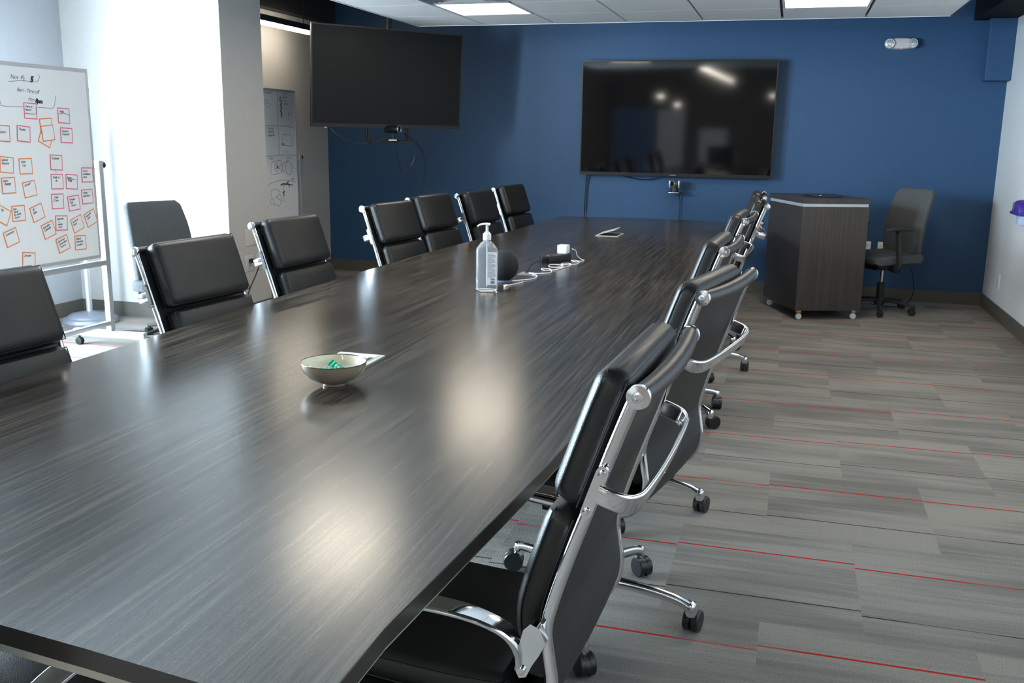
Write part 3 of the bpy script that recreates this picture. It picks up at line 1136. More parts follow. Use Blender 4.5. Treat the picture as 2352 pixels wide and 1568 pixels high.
# ceiling-hung TV
ax = Vector((.617, .787, 0)).normalized()     # image-left to image-right
nrm = Vector((.787, -.617, 0)).normalized()    # faces the table
til = math.radians(4.0)
upv = (Vector((0, 0, 1)) * math.cos(til) + nrm * math.sin(til)).normalized()
nn = ax.cross(upv).normalized()
mx = Matrix((ax, -nn, upv)).transposed().to_4x4()
mx.translation = Vector((-3.43, 7.97, 1.905))
t2 = tv('hanging_television', 'large matte black television hung from the ceiling near the recess corner', 1.475, .835, mx, .045, M_screen2)
mt = MB()
mt.box(-.10, .10, .045, .085, -.15, .20)
mt.tube([(.04, .105, -.1), (.04, .105, 1.33)], .022, 14)
mt.box(-.05, .13, .08, .13, -.12, .12)
mt.build('ceiling_pole_mount', M_plastic2, t2)
MB().box(-.615, -.600, -.004, .004, -.4235, -.4175).build('power_light', M_led_red, t2, smooth=False)['label'] = 'small red power light'
# equipment shelf under hanging TV
sh = MB()
for x in (-.20, .20):
    for dx in (-.012, .012):
        sh.box(x + dx - .004, x + dx + .004, .02, .04, -.53, -.35)
    sh.box(x - .022, x + .022, -.03, .04, -.536, -.526)
sh.box(-.20, .20, -.06, .045, -.538, -.528, .001)
sh.box(-.06, .10, -.09, .02, -.545, -.536, .002)
sh.build('camera_shelf', M_plastic, t2, smooth=False)


def t2w(x, y, z):
    return mx @ Vector((x, y, z))


wc_m = Matrix.Translation(t2w(.02, -.045, -.528)) @ Matrix.Rotation(math.radians(22), 4, 'Z')
wc = thing('webcam', 'black barrel webcam with silver lens ring on shelf under hanging television', 'camera')
wc.matrix_world = wc_m
MB().lathe([(.055, 0), (.058, .006), (.050, .014), (.012, .018), (.010, .075)], 24).build('stand', M_plastic, wc)
fm = Matrix.Translation((0, 0, .105)) @ Matrix.Rotation(math.radians(62), 4, 'Z') @ Matrix.Rotation(PI / 2, 4, 'X')
MB().lathe([(.030, -.075), (.035, -.068), (.035, .058)], 28, fm).build('barrel', M_plastic, wc)
MB().lathe([(.0352, .056), (.0362, .060), (.0362, .068), (.030, .070), (.030, .064)], 28, fm).build('lens_ring', M_chrome2, wc)
MB().lathe([(.029, .062), (.020, .068), (.001, .071)], 24, fm).build('lens', M_glasslens, wc)
MB().box(-.035, .035, -.066, -.050, .002, .014, .002).build('front_plate', M_chrome2, wc)

# cables of the hanging TV
c1 = MB().tube(catmull([t2w(-.56, 0.02, -.42), t2w(-.50, .0, -.48), t2w(-.38, -.01, -.545), t2w(-.24, -.01, -.555), t2w(-.14, -.02, -.530), t2w(-.03, -.03, -.50)], 6), .004, 8).build('cable', M_plastic)
tag(c1, 'thin black cable sagging from lower left of hanging television to its shelf', 'cable')
c2 = MB().tube(catmull([t2w(.03, -.07, -.47), t2w(.04, -.075, -.60), t2w(.07, -.07, -.72), t2w(.12, -.06, -.80), t2w(.19, -.03, -.78), t2w(.26, -.0, -.70), t2w(.29, .01, -.60), t2w(.28, .01, -.545)], 6), .0035, 8).build('cable', M_plastic)
tag(c2, 'black cable hanging in a loop below the webcam shelf', 'cable')
c3 = MB().tube(catmull([t2w(.16, .02, -.46), t2w(.26, .02, -.52), t2w(.33, .02, -.58), t2w(.385, .02, -.70), t2w(.39, .02, -.84), t2w(.36, .02, -1.0), t2w(.34, .02, -1.2), t2w(.34, .02, -1.5)], 6), .004, 8).build('cable', M_plastic)
tag(c3, 'long black cable dropping from the webcam shelf behind the chairs', 'cable')

# PTZ camera under the wall TV
pz = thing('conference_camera', 'black and silver pan-tilt camera on blue wall below the large television', 'camera', (-1.06, 9.19, .925))
MB().box(-.062, .062, -.055, .055, 0, .012, .004).box(-.045, .045, .03, .12, -.004, 0.0, 0).build('base', M_plastic, pz)
MB().box(-.05, .05, -.058, -.050, .002, .010, .002).build('front_trim', M_chrome2, pz)
MB().lathe([(.040, .012), (.036, .03), (.030, .045), (.028, .06)], 24).build('neck', M_plastic, pz)
MB().box(-.052, -.034, -.03, .03, .05, .118, .006).box(.034, .052, -.03, .03, .05, .118, .006).build('yoke', mat('ptz_silver', (.4, .4, .42), .3, metal=.7), pz)
pm_ = Matrix.Translation((0, 0, .088)) @ Matrix.Rotation(math.radians(-35), 4, 'Z') @ Matrix.Rotation(PI / 2, 4, 'X')
MB().lathe([(.020, -.032), (.030, -.026), (.033, 0), (.033, .035), (.028, .040)], 24, pm_).build('head', mat('ptz_silver2', (.32, .32, .33), .3, metal=.6), pz)
MB().lathe([(.025, .0405), (.022, .044), (.002, .046)], 20, pm_).build('lens', M_glasslens, pz)
c = MB().tube(catmull([(-1.03, 9.27, .93), (-1.02, 9.285, .88), (-1.01, 9.285, .79), (-1.012, 9.285, .66), (-1.01, 9.285, .4), (-1.0, 9.285, .2)], 5), .004, 8)
c = c.build('cable', M_plastic)
tag(c, 'black cable running down blue wall below the pan-tilt camera', 'cable')
c = MB().tube(catmull([(-1.925, 9.27, 1.09), (-1.935, 9.285, .95), (-1.942, 9.285, .80), (-1.94, 9.285, .60), (-1.93, 9.285, .3)], 5), .004, 8)
c.tube(catmull([(-1.915, 9.27, 1.09), (-1.925, 9.288, .95), (-1.93, 9.288, .80), (-1.945, 9.288, .60), (-1.935, 9.288, .3)], 5), .003, 8)
tag(c.build('cable', M_plastic), 'pair of black cables dropping from left end of the wall television', 'cable')
c = MB().tube(catmull([(-1.60, 9.25, 1.085), (-1.50, 9.27, 1.055), (-1.38, 9.28, 1.04), (-1.27, 9.27, 1.05), (-1.19, 9.25, 1.085)], 6), .004, 8)
tag(c.build('cable', M_plastic), 'black cable sagging just below bottom edge of the wall television', 'cable')

# ------------------------------------------------------------------ emergency light
em = thing('emergency_light', 'white twin-head emergency light with red indicator, high on blue wall', 'emergency light', (.832, YB, 2.268))
m = MB()
R = []
for t in (0, .3, .7, .92, 1.0):
    k = (1, 1.0, .94, .80, .55)[[0, .3, .7, .92, 1.0].index(t)]
    R.append([Vector((.125 * math.copysign(abs(math.cos(a)) ** .75, math.cos(a)) * (0.9 + .1 * k), -.055 * t, .050 * k * math.copysign(abs(math.sin(a)) ** .8, math.sin(a)))) for a in [2 * PI * j / 36 for j in range(36)]])
m.rings(R)
m.build('housing', M_emerg, em)
for sg in (-1, 1):
    mx_ = Matrix.Translation((sg * .090, -.030, -.002)) @ Matrix.Rotation(math.radians(sg * 8), 4, 'Z') @ Matrix.Rotation(PI / 2, 4, 'X')
    hd = MB().lathe([(.036, -.01), (.042, .0), (.043, .030), (.039, .036), (.036, .034)], 28, mx_).build('lamp_head', M_emerg, em)
    ln = MB().lathe([(.0355, .033), (.030, .036), (.002, .037)], 24, mx_)
    for k in range(8):
        a = 2 * PI * k / 8
        ln.ball((.021 * math.cos(a), .021 * math.sin(a), .037), .0065, mx_, 8, 6)
    ln.build('lens', M_lens, hd)
MB().ball((.002, -.048, -.040), .007, None, 12, 8).build('indicator', M_led_red, em)['label'] = 'red indicator light'

# ------------------------------------------------------------------ outlets and plates


def plate(name, label, cat, loc, rz, w, h, outlet=True, group=None, m_=None):
    t = thing(name, label, cat, loc, rz, group)
    MB().box(-w / 2, w / 2, -.006, 0, -h / 2, h / 2, .0015).build('cover_plate', m_ or M_ivory, t)
    if outlet:
        for z in (-.02, .02):
            r = MB().box(-.016, .016, -.008, -.006, z - .013, z + .013, .0006).build('receptacle', m_ or M_ivory, t)
            MB().box(-.007, -.005, -.0086, -.0079, z - .004, z + .006).box(.005, .007, -.0086, -.0079, z - .004, z + .006).build('slot', M_plastic, r, smooth=False)
    return t


RZ = PI / 2   # plate facing +x
plate('switch_plate', 'blank light grey wall box on the grey pier above the outlets', 'wall plate', (XPIER, 6.59, .635), RZ, .16, .13, False)
plate('power_outlet', 'white outlet with black plug on the grey pier behind chairs', 'outlet', (XPIER, 6.555, .435), RZ, .125, .125, True, 'outlets on the pier')
plate('power_outlet', 'white outlet on the grey pier, right of the one with black plug', 'outlet', (XPIER, 6.715, .43), RZ, .125, .125, True, 'outlets on the pier')
pg = MB().box(.0, .05, -.02, .02, -.015, .015, .005)
pg.tube(catmull([(.045, .0, -.005), (.07, .01, -.03), (.06, -.02, -.10), (.04, -.08, -.20), (.03, -.16, -.32), (.03, -.3, -.42)], 6), .005, 8)
pg = pg.build('power_plug', M_plastic)
pg.location = (XPIER + .0095, 6.555, .455)
tag(pg, 'black plug with cord in the outlet on the grey pier', 'plug')
plate('power_outlet', 'white outlet on blue wall peeking out right behind lectern edge', 'outlet', (.705, YB, .475), 0, .07, .115, True, 'outlets on the blue wall', M_wplast2)
plate('power_outlet', 'white outlet on blue wall just above the seat of the grey chair', 'outlet', (.835, YB, .475), 0, .075, .115, True, 'outlets on the blue wall', M_wplast2)
plate('power_outlet', 'small white outlet plate on the white right-hand wall', 'outlet', (XR, 8.68, .30), -PI / 2, .08, .125, True, None, M_wplast2)
c = MB().tube(catmull([(1.02, 8.75, .40), (1.06, 8.78, .30), (1.08, 8.8, .15), (1.02, 8.85, .03), (.90, 8.9, .006), (.75, 9.0, .006)], 6), .004, 8)
tag(c.build('cable', M_plastic), 'black cord hanging from the back of grey chair near blue wall', 'cable')

# purple item on right wall
pu = thing('wall_dispenser', 'purple dome-shaped dispenser hanging on the right-hand wall', 'dispenser', (XR, 7.97, .925), -PI / 2)
m = MB()
R = []
for yv, k in ((0, 1.0), (-.06, 1.0), (-.085, .9), (-.095, .7)):
    prof = [(.112 * k * math.cos(a), .092 * k * math.sin(a)) for a in [PI * j / 14 for j in range(15)]]
    R.append([Vector((u, yv, v)) for u, v in prof])
m.rings(R)
m.box(-.125, .125, -.10, 0, -.020, 0, .006)
m.build('hood', M_purple, pu)
MB().lathe([(.030, 0), (.030, .004), (.022, .006)], 20, Matrix.Translation((-.035, -.092, .04)) @ Matrix.Rotation(PI / 2, 4, 'X')).build('button', mat('grey_button', (.12, .12, .16), .5), pu)
MB().box(-.04, .10, -.07, -.02, -.09, -.0225, .008).build('tray', mat('pale_blue_tray', (.5, .6, .8), .4), pu)
tag(MB().tube([(XR - .004, 7.93, 1.02), (XR - .004, 7.92, 1.40), (XR - .004, 7.91, 1.9)], .0025, 6).build('cord', M_inkgrey), 'thin grey cord running up the right wall above the purple dispenser', 'cord')

# ------------------------------------------------------------------ mobile whiteboards


def whiteboard(name, label, X, y0, y1, z0, z1, back_dir=-1):
    """board in the plane X, facing +x, from y0 to y1"""
    t = thing(name, label, 'whiteboard', (X, (y0 + y1) / 2, 0))
    hw, H = (y1 - y0) / 2, z1 - z0
    MB().box(-.016, 0, -hw + .012, hw - .012, z0 + .012, z1 - .012).build('board', M_wb, t, smooth=False)
    f = MB()
    for a in (-1, 1):
        f.box(-.022, .005, min(a * hw, a * hw - a * .016), max(a * hw, a * hw - a * .016), z0, z1, .002)
    f.box(-.0215, .0045, -hw + .0155, hw - .0155, z1 - .022, z1 - .0005)
    f.box(-.0215, .0045, -hw + .0155, hw - .0155, z0 + .0005, z0 + .020)
    f.build('frame', mat('board_frame_' + name, (.52, .52, .52), .4, metal=.3), t)
    for a in (-1, 1):
        yy_ = a * (hw + .055)
        pz_ = (z0 + z1) / 2 + .03
        p_ = MB().box(-.03, .012, yy_ - .022, yy_ + .022, .115, pz_, .008).build('post', M_alu, t)
        MB().lathe([(.020, -.010), (.024, .0), (.022, .022), (.012, .026)], 18, Matrix.Translation((-.01, yy_ + a * .022, pz_ - .03)) @ Matrix.Rotation(-a * PI / 2, 4, 'X')).build('knob', M_plastic, p_)
        MB().tube([(-.01, a * (hw - .005), pz_ - .05), (-.01, a * (hw + .04), pz_ - .05)], .007, 8).build('pivot', M_chrome2, p_)
        # foot
        MB().box(-.30, .26, yy_ - .022, yy_ + .022, .068, .115, .004).build('foot', M_alu, t)
        for xx in (-.27, .23):
            cs = MB()
            for sg in (-1, 1):
                cs.lathe([(.018, -.007), (.024, -.006), (.026, -.003), (.026, .003), (.024, .006), (.018, .007)], 18, Matrix.Translation((xx, yy_ + sg * .010, .026)) @ Matrix.Rotation(PI / 2, 4, 'X'))
            cs.lathe([(.008, .03), (.008, .068)], 10, Matrix.Translation((xx, yy_, 0)))
            cs.build('caster', M_plastic, t)
    zb = z0 - .055
    r = MB().box(-.025, .010, -hw - .035, hw + .035, zb, zb + .035, .003).build('rail', M_alu, t)
    MB().box(-.025, .010, -hw - .035, hw + .035, .155, .185, .003).build('rail', M_alu, t)
    return t


XB = -4.33
whiteboard('mobile_whiteboard', 'rolling whiteboard covered with pink and orange edged notes, at left edge', XB, 3.42, 5.25, .615, 1.81)
whiteboard('mobile_whiteboard', 'rolling whiteboard with marker sketches, half hidden behind the grey pier', -4.40, 6.95, 8.05, .62, 1.81)


def text_mesh(txt, size, mtx_, shear=.3, spacing=.92, weight=0.0):
    cu = bpy.data.curves.new('t', 'FONT')
    cu.body = txt
    cu.size = size
    cu.shear = shear
    cu.space_character = spacing
    cu.space_line = .95
    cu.offset = weight
    cu.resolution_u = 2
    ob = bpy.data.objects.new('t', cu)
    C.objects.link(ob)
    dg = bpy.context.evaluated_depsgraph_get()
    me = bpy.data.meshes.new_from_object(ob.evaluated_get(dg))
    bpy.data.objects.remove(ob, do_unlink=True)
    bpy.data.curves.remove(cu)
    me.transform(mtx_)
    return me


def mesh_obj(name, me, m_, parent=None):
    me.materials.clear()
    me.materials.append(m_)
    me.name = name
    o = bpy.data.objects.new(name, me)
    C.objects.link(o)
    if parent:
        o.parent = parent
    return o


# plane facing +x : u -> +y, v -> +z
PLX = Matrix(((0, 0, 1, 0), (1, 0, 0, 0), (0, 1, 0, 0), (0, 0, 0, 1)))

NOTES = [  # y, z, tilt, colour, text, label
    (4.746, 1.539, -2, 'p', 'Deny or\nleave it', 'pink-edged note directly under the whiteboard bracket line, boxed wording at its top'),
    (5.015, 1.518, -2, 'p', ' Adds', 'pink-edged note at upper right of whiteboard with one underlined word'),
    (4.522, 1.409, -3, 'p', '  &\nadoption', 'pink-edged note cut by the left photo edge, upper row'),
    (4.676, 1.407, -5, 'p', 'Thanks?', 'pink-edged note with a single word, left of the three overlapping orange notes'),
    (4.850, 1.386, -25, 'o', '', 'orange-edged blank note at bottom of overlapping cluster, corner sticking out below'),
    (4.862, 1.454, 4, 'o', '', 'orange-edged blank note, topmost of the overlapping cluster'),
    (4.868, 1.413, 6, 'o', '', 'orange-edged blank note lying over the other two of the cluster'),
    (5.024, 1.400, -2, 'p', 'General\nEmployer', 'pink-edged note reading General Employer'),
    (4.528, 1.232, -6, 'o', 'Submit\nResume', 'orange-edged note reading Submit Resume'),
    (4.670, 1.221, 0, 'o', ' Enter\n   Log', 'orange-edged note reading Enter Log'),
    (4.918, 1.237, -3, 'p', 'Employer', 'pink-edged note reading Employer, alone above the right group'),
    (5.180, 1.154, -2, 'p', "Don't\nmediation\nissue", 'pink-edged note at the right rim beside the post, top of that column'),
    (4.912, 1.122, -2, 'p', ' Walk  to\n      do', 'pink-edged note straight below the one reading Employer'),
    (5.036, 1.116, -5, 'p', 'Junior\n Walk', 'pink-edged note with first line underlined, right of the middle column'),
    (5.165, 1.018, 2, 'p', 'Other\ninterview', 'pink-edged note reading Other interview at the right rim'),
    (4.526, 1.116, 0, 'o', 'Exam\n  Ratings', 'orange-edged note reading Exam Ratings at left'),
    (4.685, 1.088, 8, 'o', ' Sci-tech', 'orange-edged note with one faint word, below Enter Log'),
    (4.902, 1.003, -1, 'p', '  Walk\n2 Desc', 'pink-edged note reading Walk 2 Desc'),
    (5.040, 0.984, 4, 'p', 'Weekly\nTask\n   Room', 'pink-edged tilted note with three lines, between two pink neighbours'),
    (4.462, 0.950, -28, 'o', '    ing', 'orange-edged strongly tilted note cut by the left photo edge'),
    (4.582, 0.952, 0, 'o', 'Free\n Book\nfor Subst.\nRoom', 'orange-edged note crowded with four lines of writing'),
    (4.728, 0.945, 16, 'o', '  30\n Sales', 'orange-edged note tilted left, right of the crowded four-line note'),
    (4.806, 0.836, 16, 'o', 'Interview\nCalendar', 'orange-edged tilted note overlapping lower left corner of a pink one'),
    (4.918, 0.869, -4, 'p', 'Supervise\n   a\n vehicle\n  Ferry', 'pink-edged lowest note of its colour, four lines'),
    (5.057, 0.852, 17, 'o', 'Summer\nlunch', 'orange-edged tilted note right of the lowest pink note'),
    (5.180, 0.879, 20, 'o', 'Resume\n  Jobs', 'orange-edged tilted note touching the right frame of the board'),
    (4.510, 0.818, 14, 'o', ' Summary', 'orange-edged tilted note at lower left with one word'),
    (4.916, 0.740, 14, 'o', 'Summary\nGeneration\n  Rooms', 'orange-edged tilted note in bottom row with three lines'),
    (5.071, 0.732, -2, 'o', 'Ethical\nInterview\nLocation', 'orange-edged upright note at bottom right of the board'),
    (4.627, 0.672, -8, 'o', '3 in year', 'orange-edged lowest note, just above the chair back'),
]
for i, (y, z, tl, colr, txt, lab) in enumerate(NOTES):
    lift = .0012 + .0006 * (i % 4)
    if i in (4, 5, 6):
        lift = .0012 + .0014 * (i - 4)
    t = MB()
    w, h_ = .102, .093
    t.mi = 1
    t.box(-w / 2, w / 2, -h_ / 2, h_ / 2, 0, .0006)
    t.mi = 0
    bw = .0058
    t.box(-w / 2 + bw, w / 2 - bw, -h_ / 2 + bw, h_ / 2 - bw, .0006, .0009)
    o = t.build('sticky_note', [M_paper, M_pink if colr == 'p' else M_orange], smooth=False)
    o.matrix_world = Matrix.Translation((XB + lift, y, z)) @ PLX @ Matrix.Rotation(math.radians(tl), 4, 'Z')
    tag(o, lab, 'note', 'edged notes on the whiteboard')
    if txt:
        nl = txt.count('\n') + 1
        wr_t = math.radians(random.uniform(2, 9) if colr == 'o' else random.uniform(-1, 4))
        me = text_mesh(txt, .0195 if nl < 4 else .0175, Matrix.Translation((-w / 2 + .010, h_ / 2 - .028, .0013)) @ Matrix.Rotation(wr_t, 4, 'Z'), .35, .85, .0003)
        mesh_obj('handwriting', me, M_ink, o)

# marker writing on the boards (part of each whiteboard)
wb1 = [o for o in bpy.data.objects if o.name == 'mobile_whiteboard'][0]
wb2 = [o for o in bpy.data.objects if o.name == 'mobile_whiteboard.001'][0]


def strokes(wb, name, X, lines, m_, r=.0018):
    m = MB()
    for ln in lines:
        ln3 = [Vector((X + .0008, y, z)) for y, z in ln]
        pts = catmull(ln3, 5) if len(ln3) > 2 else ln3
        R = []
        for i, p_ in enumerate(pts):
            t = (pts[min(i + 1, len(pts) - 1)] - pts[max(i - 1, 0)]).normalized()
            sd = Vector((0, -t.z, t.y))
            R.append([p_ + sd * r, p_ + sd * r + Vector((.0005, 0, 0)), p_ - sd * r + Vector((.0005, 0, 0)), p_ - sd * r])
        m.rings(R)
    o = m.build(name, m_, wb, smooth=False)
    o.matrix_parent_inverse = Matrix.Translation(wb.location).inverted()
    return o


def wtext(wb, X, y, z, txt, size, m_, tilt=0, weight=0.0, name='marker_writing'):
    me = text_mesh(txt, size, Matrix.Translation((X + .0012, y, z)) @ PLX @ Matrix.Rotation(math.radians(tilt), 4, 'Z'), .3, .9, weight)
    o = mesh_obj(name, me, m_, wb)
    o.matrix_parent_inverse = Matrix.Translation(wb.location).inverted()
    return o


wtext(wb1, XB, 4.615, 1.715, 'Nov  4 -', .036, M_inkgrey)
wtext(wb1, XB, 4.765, 1.705, '5', .046, M_ink, 0, .003)
wtext(wb1, XB, 4.655, 1.648, '8am - Time off', .032, M_inkgrey, -3)
wtext(wb1, XB, 4.735, 1.598, 'Mon', .028, M_inkgrey, -4)
wtext(wb1, XB, 4.790, 1.590, '8pm', .034, M_ink, -6, .0022)
strokes(wb1, 'marker_line', XB, [[(4.600, 1.698), (4.707, 1.709), (4.791, 1.706), (4.828, 1.715), (4.841, 1.737), (4.836, 1.754)], [(4.528, 1.587), (4.537, 1.562), (4.689, 1.560)], [(4.807, 1.562), (4.907, 1.560), (4.939, 1.569), (4.964, 1.637)], [(4.717, 1.74), (4.717, 1.700)], [(4.905, 1.188), (4.913, 1.178)]], M_inkgrey, .0012)
strokes(wb1, 'note_underline', XB + .004, [[(4.968, 1.526), (5.015, 1.534), (5.062, 1.520)], [(4.700, 1.525), (4.775, 1.522), (4.790, 1.535), (4.788, 1.560)], [(5.000, 1.1345), (5.065, 1.1305)]], M_ink, .0012)
# magnet on the right rim
mg = MB().lathe([(.014, 0), (.015, .004), (.009, .010)], 18).build('magnet', mat('coral_magnet', (.75, .35, .3), .5))
mg.matrix_world = Matrix.Translation((XB - .010, 5.2505, 1.686)) @ Matrix.Rotation(-PI / 2, 4, 'X')
tag(mg, 'small coral round magnet on the right rim of the note-covered whiteboard', 'magnet')

X2 = -4.40
strokes(wb2, 'marker_line', X2, [
    [(7.732, 1.785), (7.725, 1.498)], [(7.732, 1.486), (7.727, 1.241)],
    [(7.40, 1.488), (7.60, 1.494), (7.741, 1.494), (7.904, 1.492), (8.028, 1.474)],
    [(7.40, 1.232), (7.60, 1.234), (7.73, 1.240), (8.02, 1.235)],
    [(7.45, .97), (7.529, .989), (7.641, 1.009), (7.803, 1.019), (8.011, .992)],
    [(7.808, 1.423), (7.948, 1.416)], [(7.948, 1.416), (7.975, 1.318)], [(7.975, 1.318), (7.777, 1.327)], [(7.777, 1.327), (7.808, 1.423)],
    [(7.598, 1.178), (7.70, 1.192), (7.758, 1.180), (7.768, 1.101), (7.70, 1.080), (7.583, 1.079), (7.580, 1.150), (7.598, 1.178)],
    [(7.671, 1.177), (7.638, 1.150), (7.645, 1.110), (7.671, 1.096), (7.700, 1.115), (7.698, 1.158), (7.671, 1.177)],
    [(7.698, 1.135), (7.873, 1.188)], [(7.698, 1.135), (7.824, 1.079)],
    [(7.885, 1.189), (7.835, 1.160), (7.835, 1.10), (7.885, 1.060), (7.935, 1.09), (7.938, 1.16), (7.885, 1.189)],
    [(7.555, .925), (7.604, .945), (7.698, .928), (7.712, .896), (7.638, .876)], [(7.638, .876), (7.740, .834)], [(7.712, .896), (7.745, .860), (7.740, .834), (7.697, .790)], [(7.697, .790), (7.595, .820)], [(7.56, .92), (7.56, .88)],
    [(7.577, .868), (7.550, .850), (7.552, .822), (7.577, .808), (7.605, .822), (7.604, .852), (7.577, .868)],
    [(7.781, .960), (7.785, .93), (7.760, .910), (7.80, .905), (7.775, .87), (7.79, .82)],
    [(7.93, 1.634), (7.925, 1.553)], [(7.93, 1.61), (7.905, 1.58)], [(7.93, 1.61), (7.955, 1.585)],
    [(7.55, 1.72), (7.52, 1.70), (7.54, 1.675), (7.57, 1.69), (7.55, 1.72)], [(7.53, 1.64), (7.60, 1.665)], [(7.60, 1.69), (7.60, 1.66)],
    [(7.80, 1.28), (7.80, 1.25)], [(7.84, 1.28), (7.84, 1.25)], [(7.88, 1.28), (7.88, 1.25)]], M_inkgrey, .0016)
strokes(wb2, 'marker_scribble', X2, [[(7.730, .975), (7.78, .990), (7.833, .985), (7.876, 1.005), (7.86, .98), (7.95, .967)], [(7.74, .978), (7.80, .975), (7.87, .975), (7.90, .95)], [(7.86, 1.0), (7.88, .96)], [(7.76, .90), (7.80, .92), (7.77, .89), (7.80, .88)]], M_ink, .0035)
strokes(wb2, 'marker_scribble', X2, [[(7.784, 1.748), (7.77, 1.72), (7.80, 1.70), (7.772, 1.67), (7.80, 1.65), (7.775, 1.62), (7.805, 1.60), (7.780, 1.566)], [(7.79, 1.74), (7.80, 1.69), (7.785, 1.64), (7.79, 1.58)]], mat('purple_marker', (.10, .03, .09), .6), .004)
strokes(wb2, 'marker_scribble', X2, [[(7.655, 1.15), (7.69, 1.14), (7.66, 1.125), (7.698, 1.132)], [(7.68, 1.16), (7.70, 1.12)]], M_inkred, .0025)
wtext(wb2, X2, 7.50, 1.765, 'Computer', .034, M_inkgrey)
wtext(wb2, X2, 7.82, 1.765, 'How it\nlooks &\n is set\n to order', .030, M_inkgrey)
wtext(wb2, X2, 7.545, 1.462, 'Personal\nSelf admin\nregistered', .030, M_ink)
wtext(wb2, X2, 7.545, 1.205, 'Vertical', .027, M_inkgrey)
wtext(wb2, X2, 7.85, 1.205, 'Services', .027, M_inkgrey)
wtext(wb2, X2, 7.78, 1.328, 'MSN', .026, M_ink)
wtext(wb2, X2, 7.93, 1.015, 'cloud', .024, M_ink)

# ------------------------------------------------------------------ floor stand behind the board
st = thing('floor_stand', 'grey metal pole stand on a round base in the left corner', 'stand', (-5.08, 5.99, 0))
MB().lathe([(.205, 0), (.208, .012), (.195, .035), (.165, .042), (.160, .052), (.14, .066), (.05, .074), (.03, .085)], 40).build('base', mat('blue_grey_metal', (.22, .23, .27), .4, metal=.3), st)
MB().lathe([(.022, .07), (.022, 1.45), (.018, 1.46)], 18).build('pole', M_alu, st)
c = MB().tube(catmull([(-4.65, 4.6, .006), (-4.75, 4.95, .006), (-4.9, 5.3, .006), (-4.82, 5.6, .006), (-4.55, 5.78, .006), (-4.25, 5.88, .006), (-4.06, 6.2, .006)], 8), .006, 8)
tag(c.build('cable', M_plastic), 'black cable lying on the carpet under the note-covered whiteboard', 'cable')

# ------------------------------------------------------------------ things on the table
# bowl
bw = thing('bowl', 'cream ceramic bowl with thin dark rim on the table, holding green candies', 'bowl', (-1.180, 2.325, TZ))
prof_out = [(.030, .000), (.034, .001), (.035, .008), (.050, .016), (.074, .032), (.090, .052), (.098, .072), (.1005, .0865)]
prof_in = [(.0975, .0870), (.095, .072), (.087, .053), (.076, .044), (.055, .036), (.020, .033), (.001, .033)]
prof_out = [(r * .91, z * .76) for r, z in prof_out]
prof_in = [(r * .91, z * .76) for r, z in prof_in]
MB().lathe([(.001, 0)] + prof_out, 56, cap=False).build('outer_wall', M_ceramic_out, bw)
MB().lathe(prof_in, 56, cap=False).build('inner_wall', M_ceramic_in, bw)
rm = MB()
rm.tube([(.0901 * math.cos(2 * PI * k / 56), .0901 * math.sin(2 * PI * k / 56), .0661) for k in range(56)], .0018, 6, closed=True)
rm.build('rim', M_rim, bw)


def candy(label, loc, rot):
    m = MB()
    R = []
    for i in range(13):
        t = i / 12
        x = -.028 + .056 * t
        fl = 1 if 0.18 < t < .82 else 0
        th = .0045 if fl else .0008
        w = .020 if fl else .022
        zz = .0015 * math.sin(i * 2.1)
        R.append([Vector((x, a, b_ + zz)) for a, b_ in rrect(w, 2 * th, th * .9, 3)])
    m.rings(R)
    o = m.build('wrapped_candy', M_green)
    o.location = loc
    o.rotation_euler = rot
    tag(o, label, 'candy', 'green wrapped candies in the bowl')
    me = text_mesh('andes', .0085, Matrix.Translation((-.016, -.003, .0052)), .4) if False else None
    s_ = MB()
    for k in range(3):
        s_.box(-.014 + k * .010, -.009 + k * .010, -.004, .003, .0046, .0050)
    s_.build('silver_print', M_wplast2, o, smooth=False)
    return o


candy('green foil-wrapped candy on top, leaning up from centre of bowl', (-1.176, 2.335, TZ + .0500), (.55, .40, math.radians(-14)))
candy('green foil-wrapped candy lying lower, toward near rim of bowl', (-1.197, 2.308, TZ + .0430), (.45, -.10, math.radians(20)))

# sanitizer bottle
sb = thing('sanitizer_bottle', 'clear pump bottle of hand sanitizer with white pump and label', 'bottle', (-1.285, 4.05, TZ), math.radians(16))


def ring_at(z, w, d, r):
    return [Vector((a, b_, z)) for a, b_ in rrect(w, d, r, 4)]


m = MB()
W_, D_ = .096, .062
m.rings([ring_at(0.001, .082, .050, .018), ring_at(.006, W_, D_, .018), ring_at(.10, W_, D_, .016), ring_at(.183, W_, D_, .016), ring_at(.192, W_ * .95, D_ * .95, .018), ring_at(.214, .058, .044, .020), ring_at(.224, .034, .034, .0165), ring_at(.232, .030, .030, .0148)])
m.build('bottle_body', M_clear, sb)
MB().lathe([(.0165, .228), (.0185, .229), (.0185, .254), (.0165, .257), (.0120, .258), (.0120, .263), (.006, .264), (.006, .292), (.0085, .293)], 28).build('pump_collar', M_wplast2, sb)
nz = MB()
nz.sweep(catmull([(.014, 0, .297), (.0, 0, .299), (-.02, 0, .298), (-.034, 0, .294), (-.043, 0, .287)], 5), rrect(.015, .010, .004, 3), scale=[(1.1 - .5 * i / 20, 1.0 - .4 * i / 20) for i in range(21)])
nz.build('pump_nozzle', M_wplast2, sb)
MB().tube([(0, 0, .02), (0, 0, .228)], .003, 8).build('dip_tube', M_wplast, sb)
lb = MB().box(.001, .045, -D_ / 2 - .0008, -D_ / 2 - .0002, .030, .176)
lb = lb.build('label', M_paper, sb, smooth=False)
ll = MB()
for k in range(26):
    z = .168 - k * .0042
    ll.box(.004, .004 + (.038 if k % 5 else .024) * random.uniform(.85, 1), -D_ / 2 - .0011, -D_ / 2 - .0008, z, z + .0014)
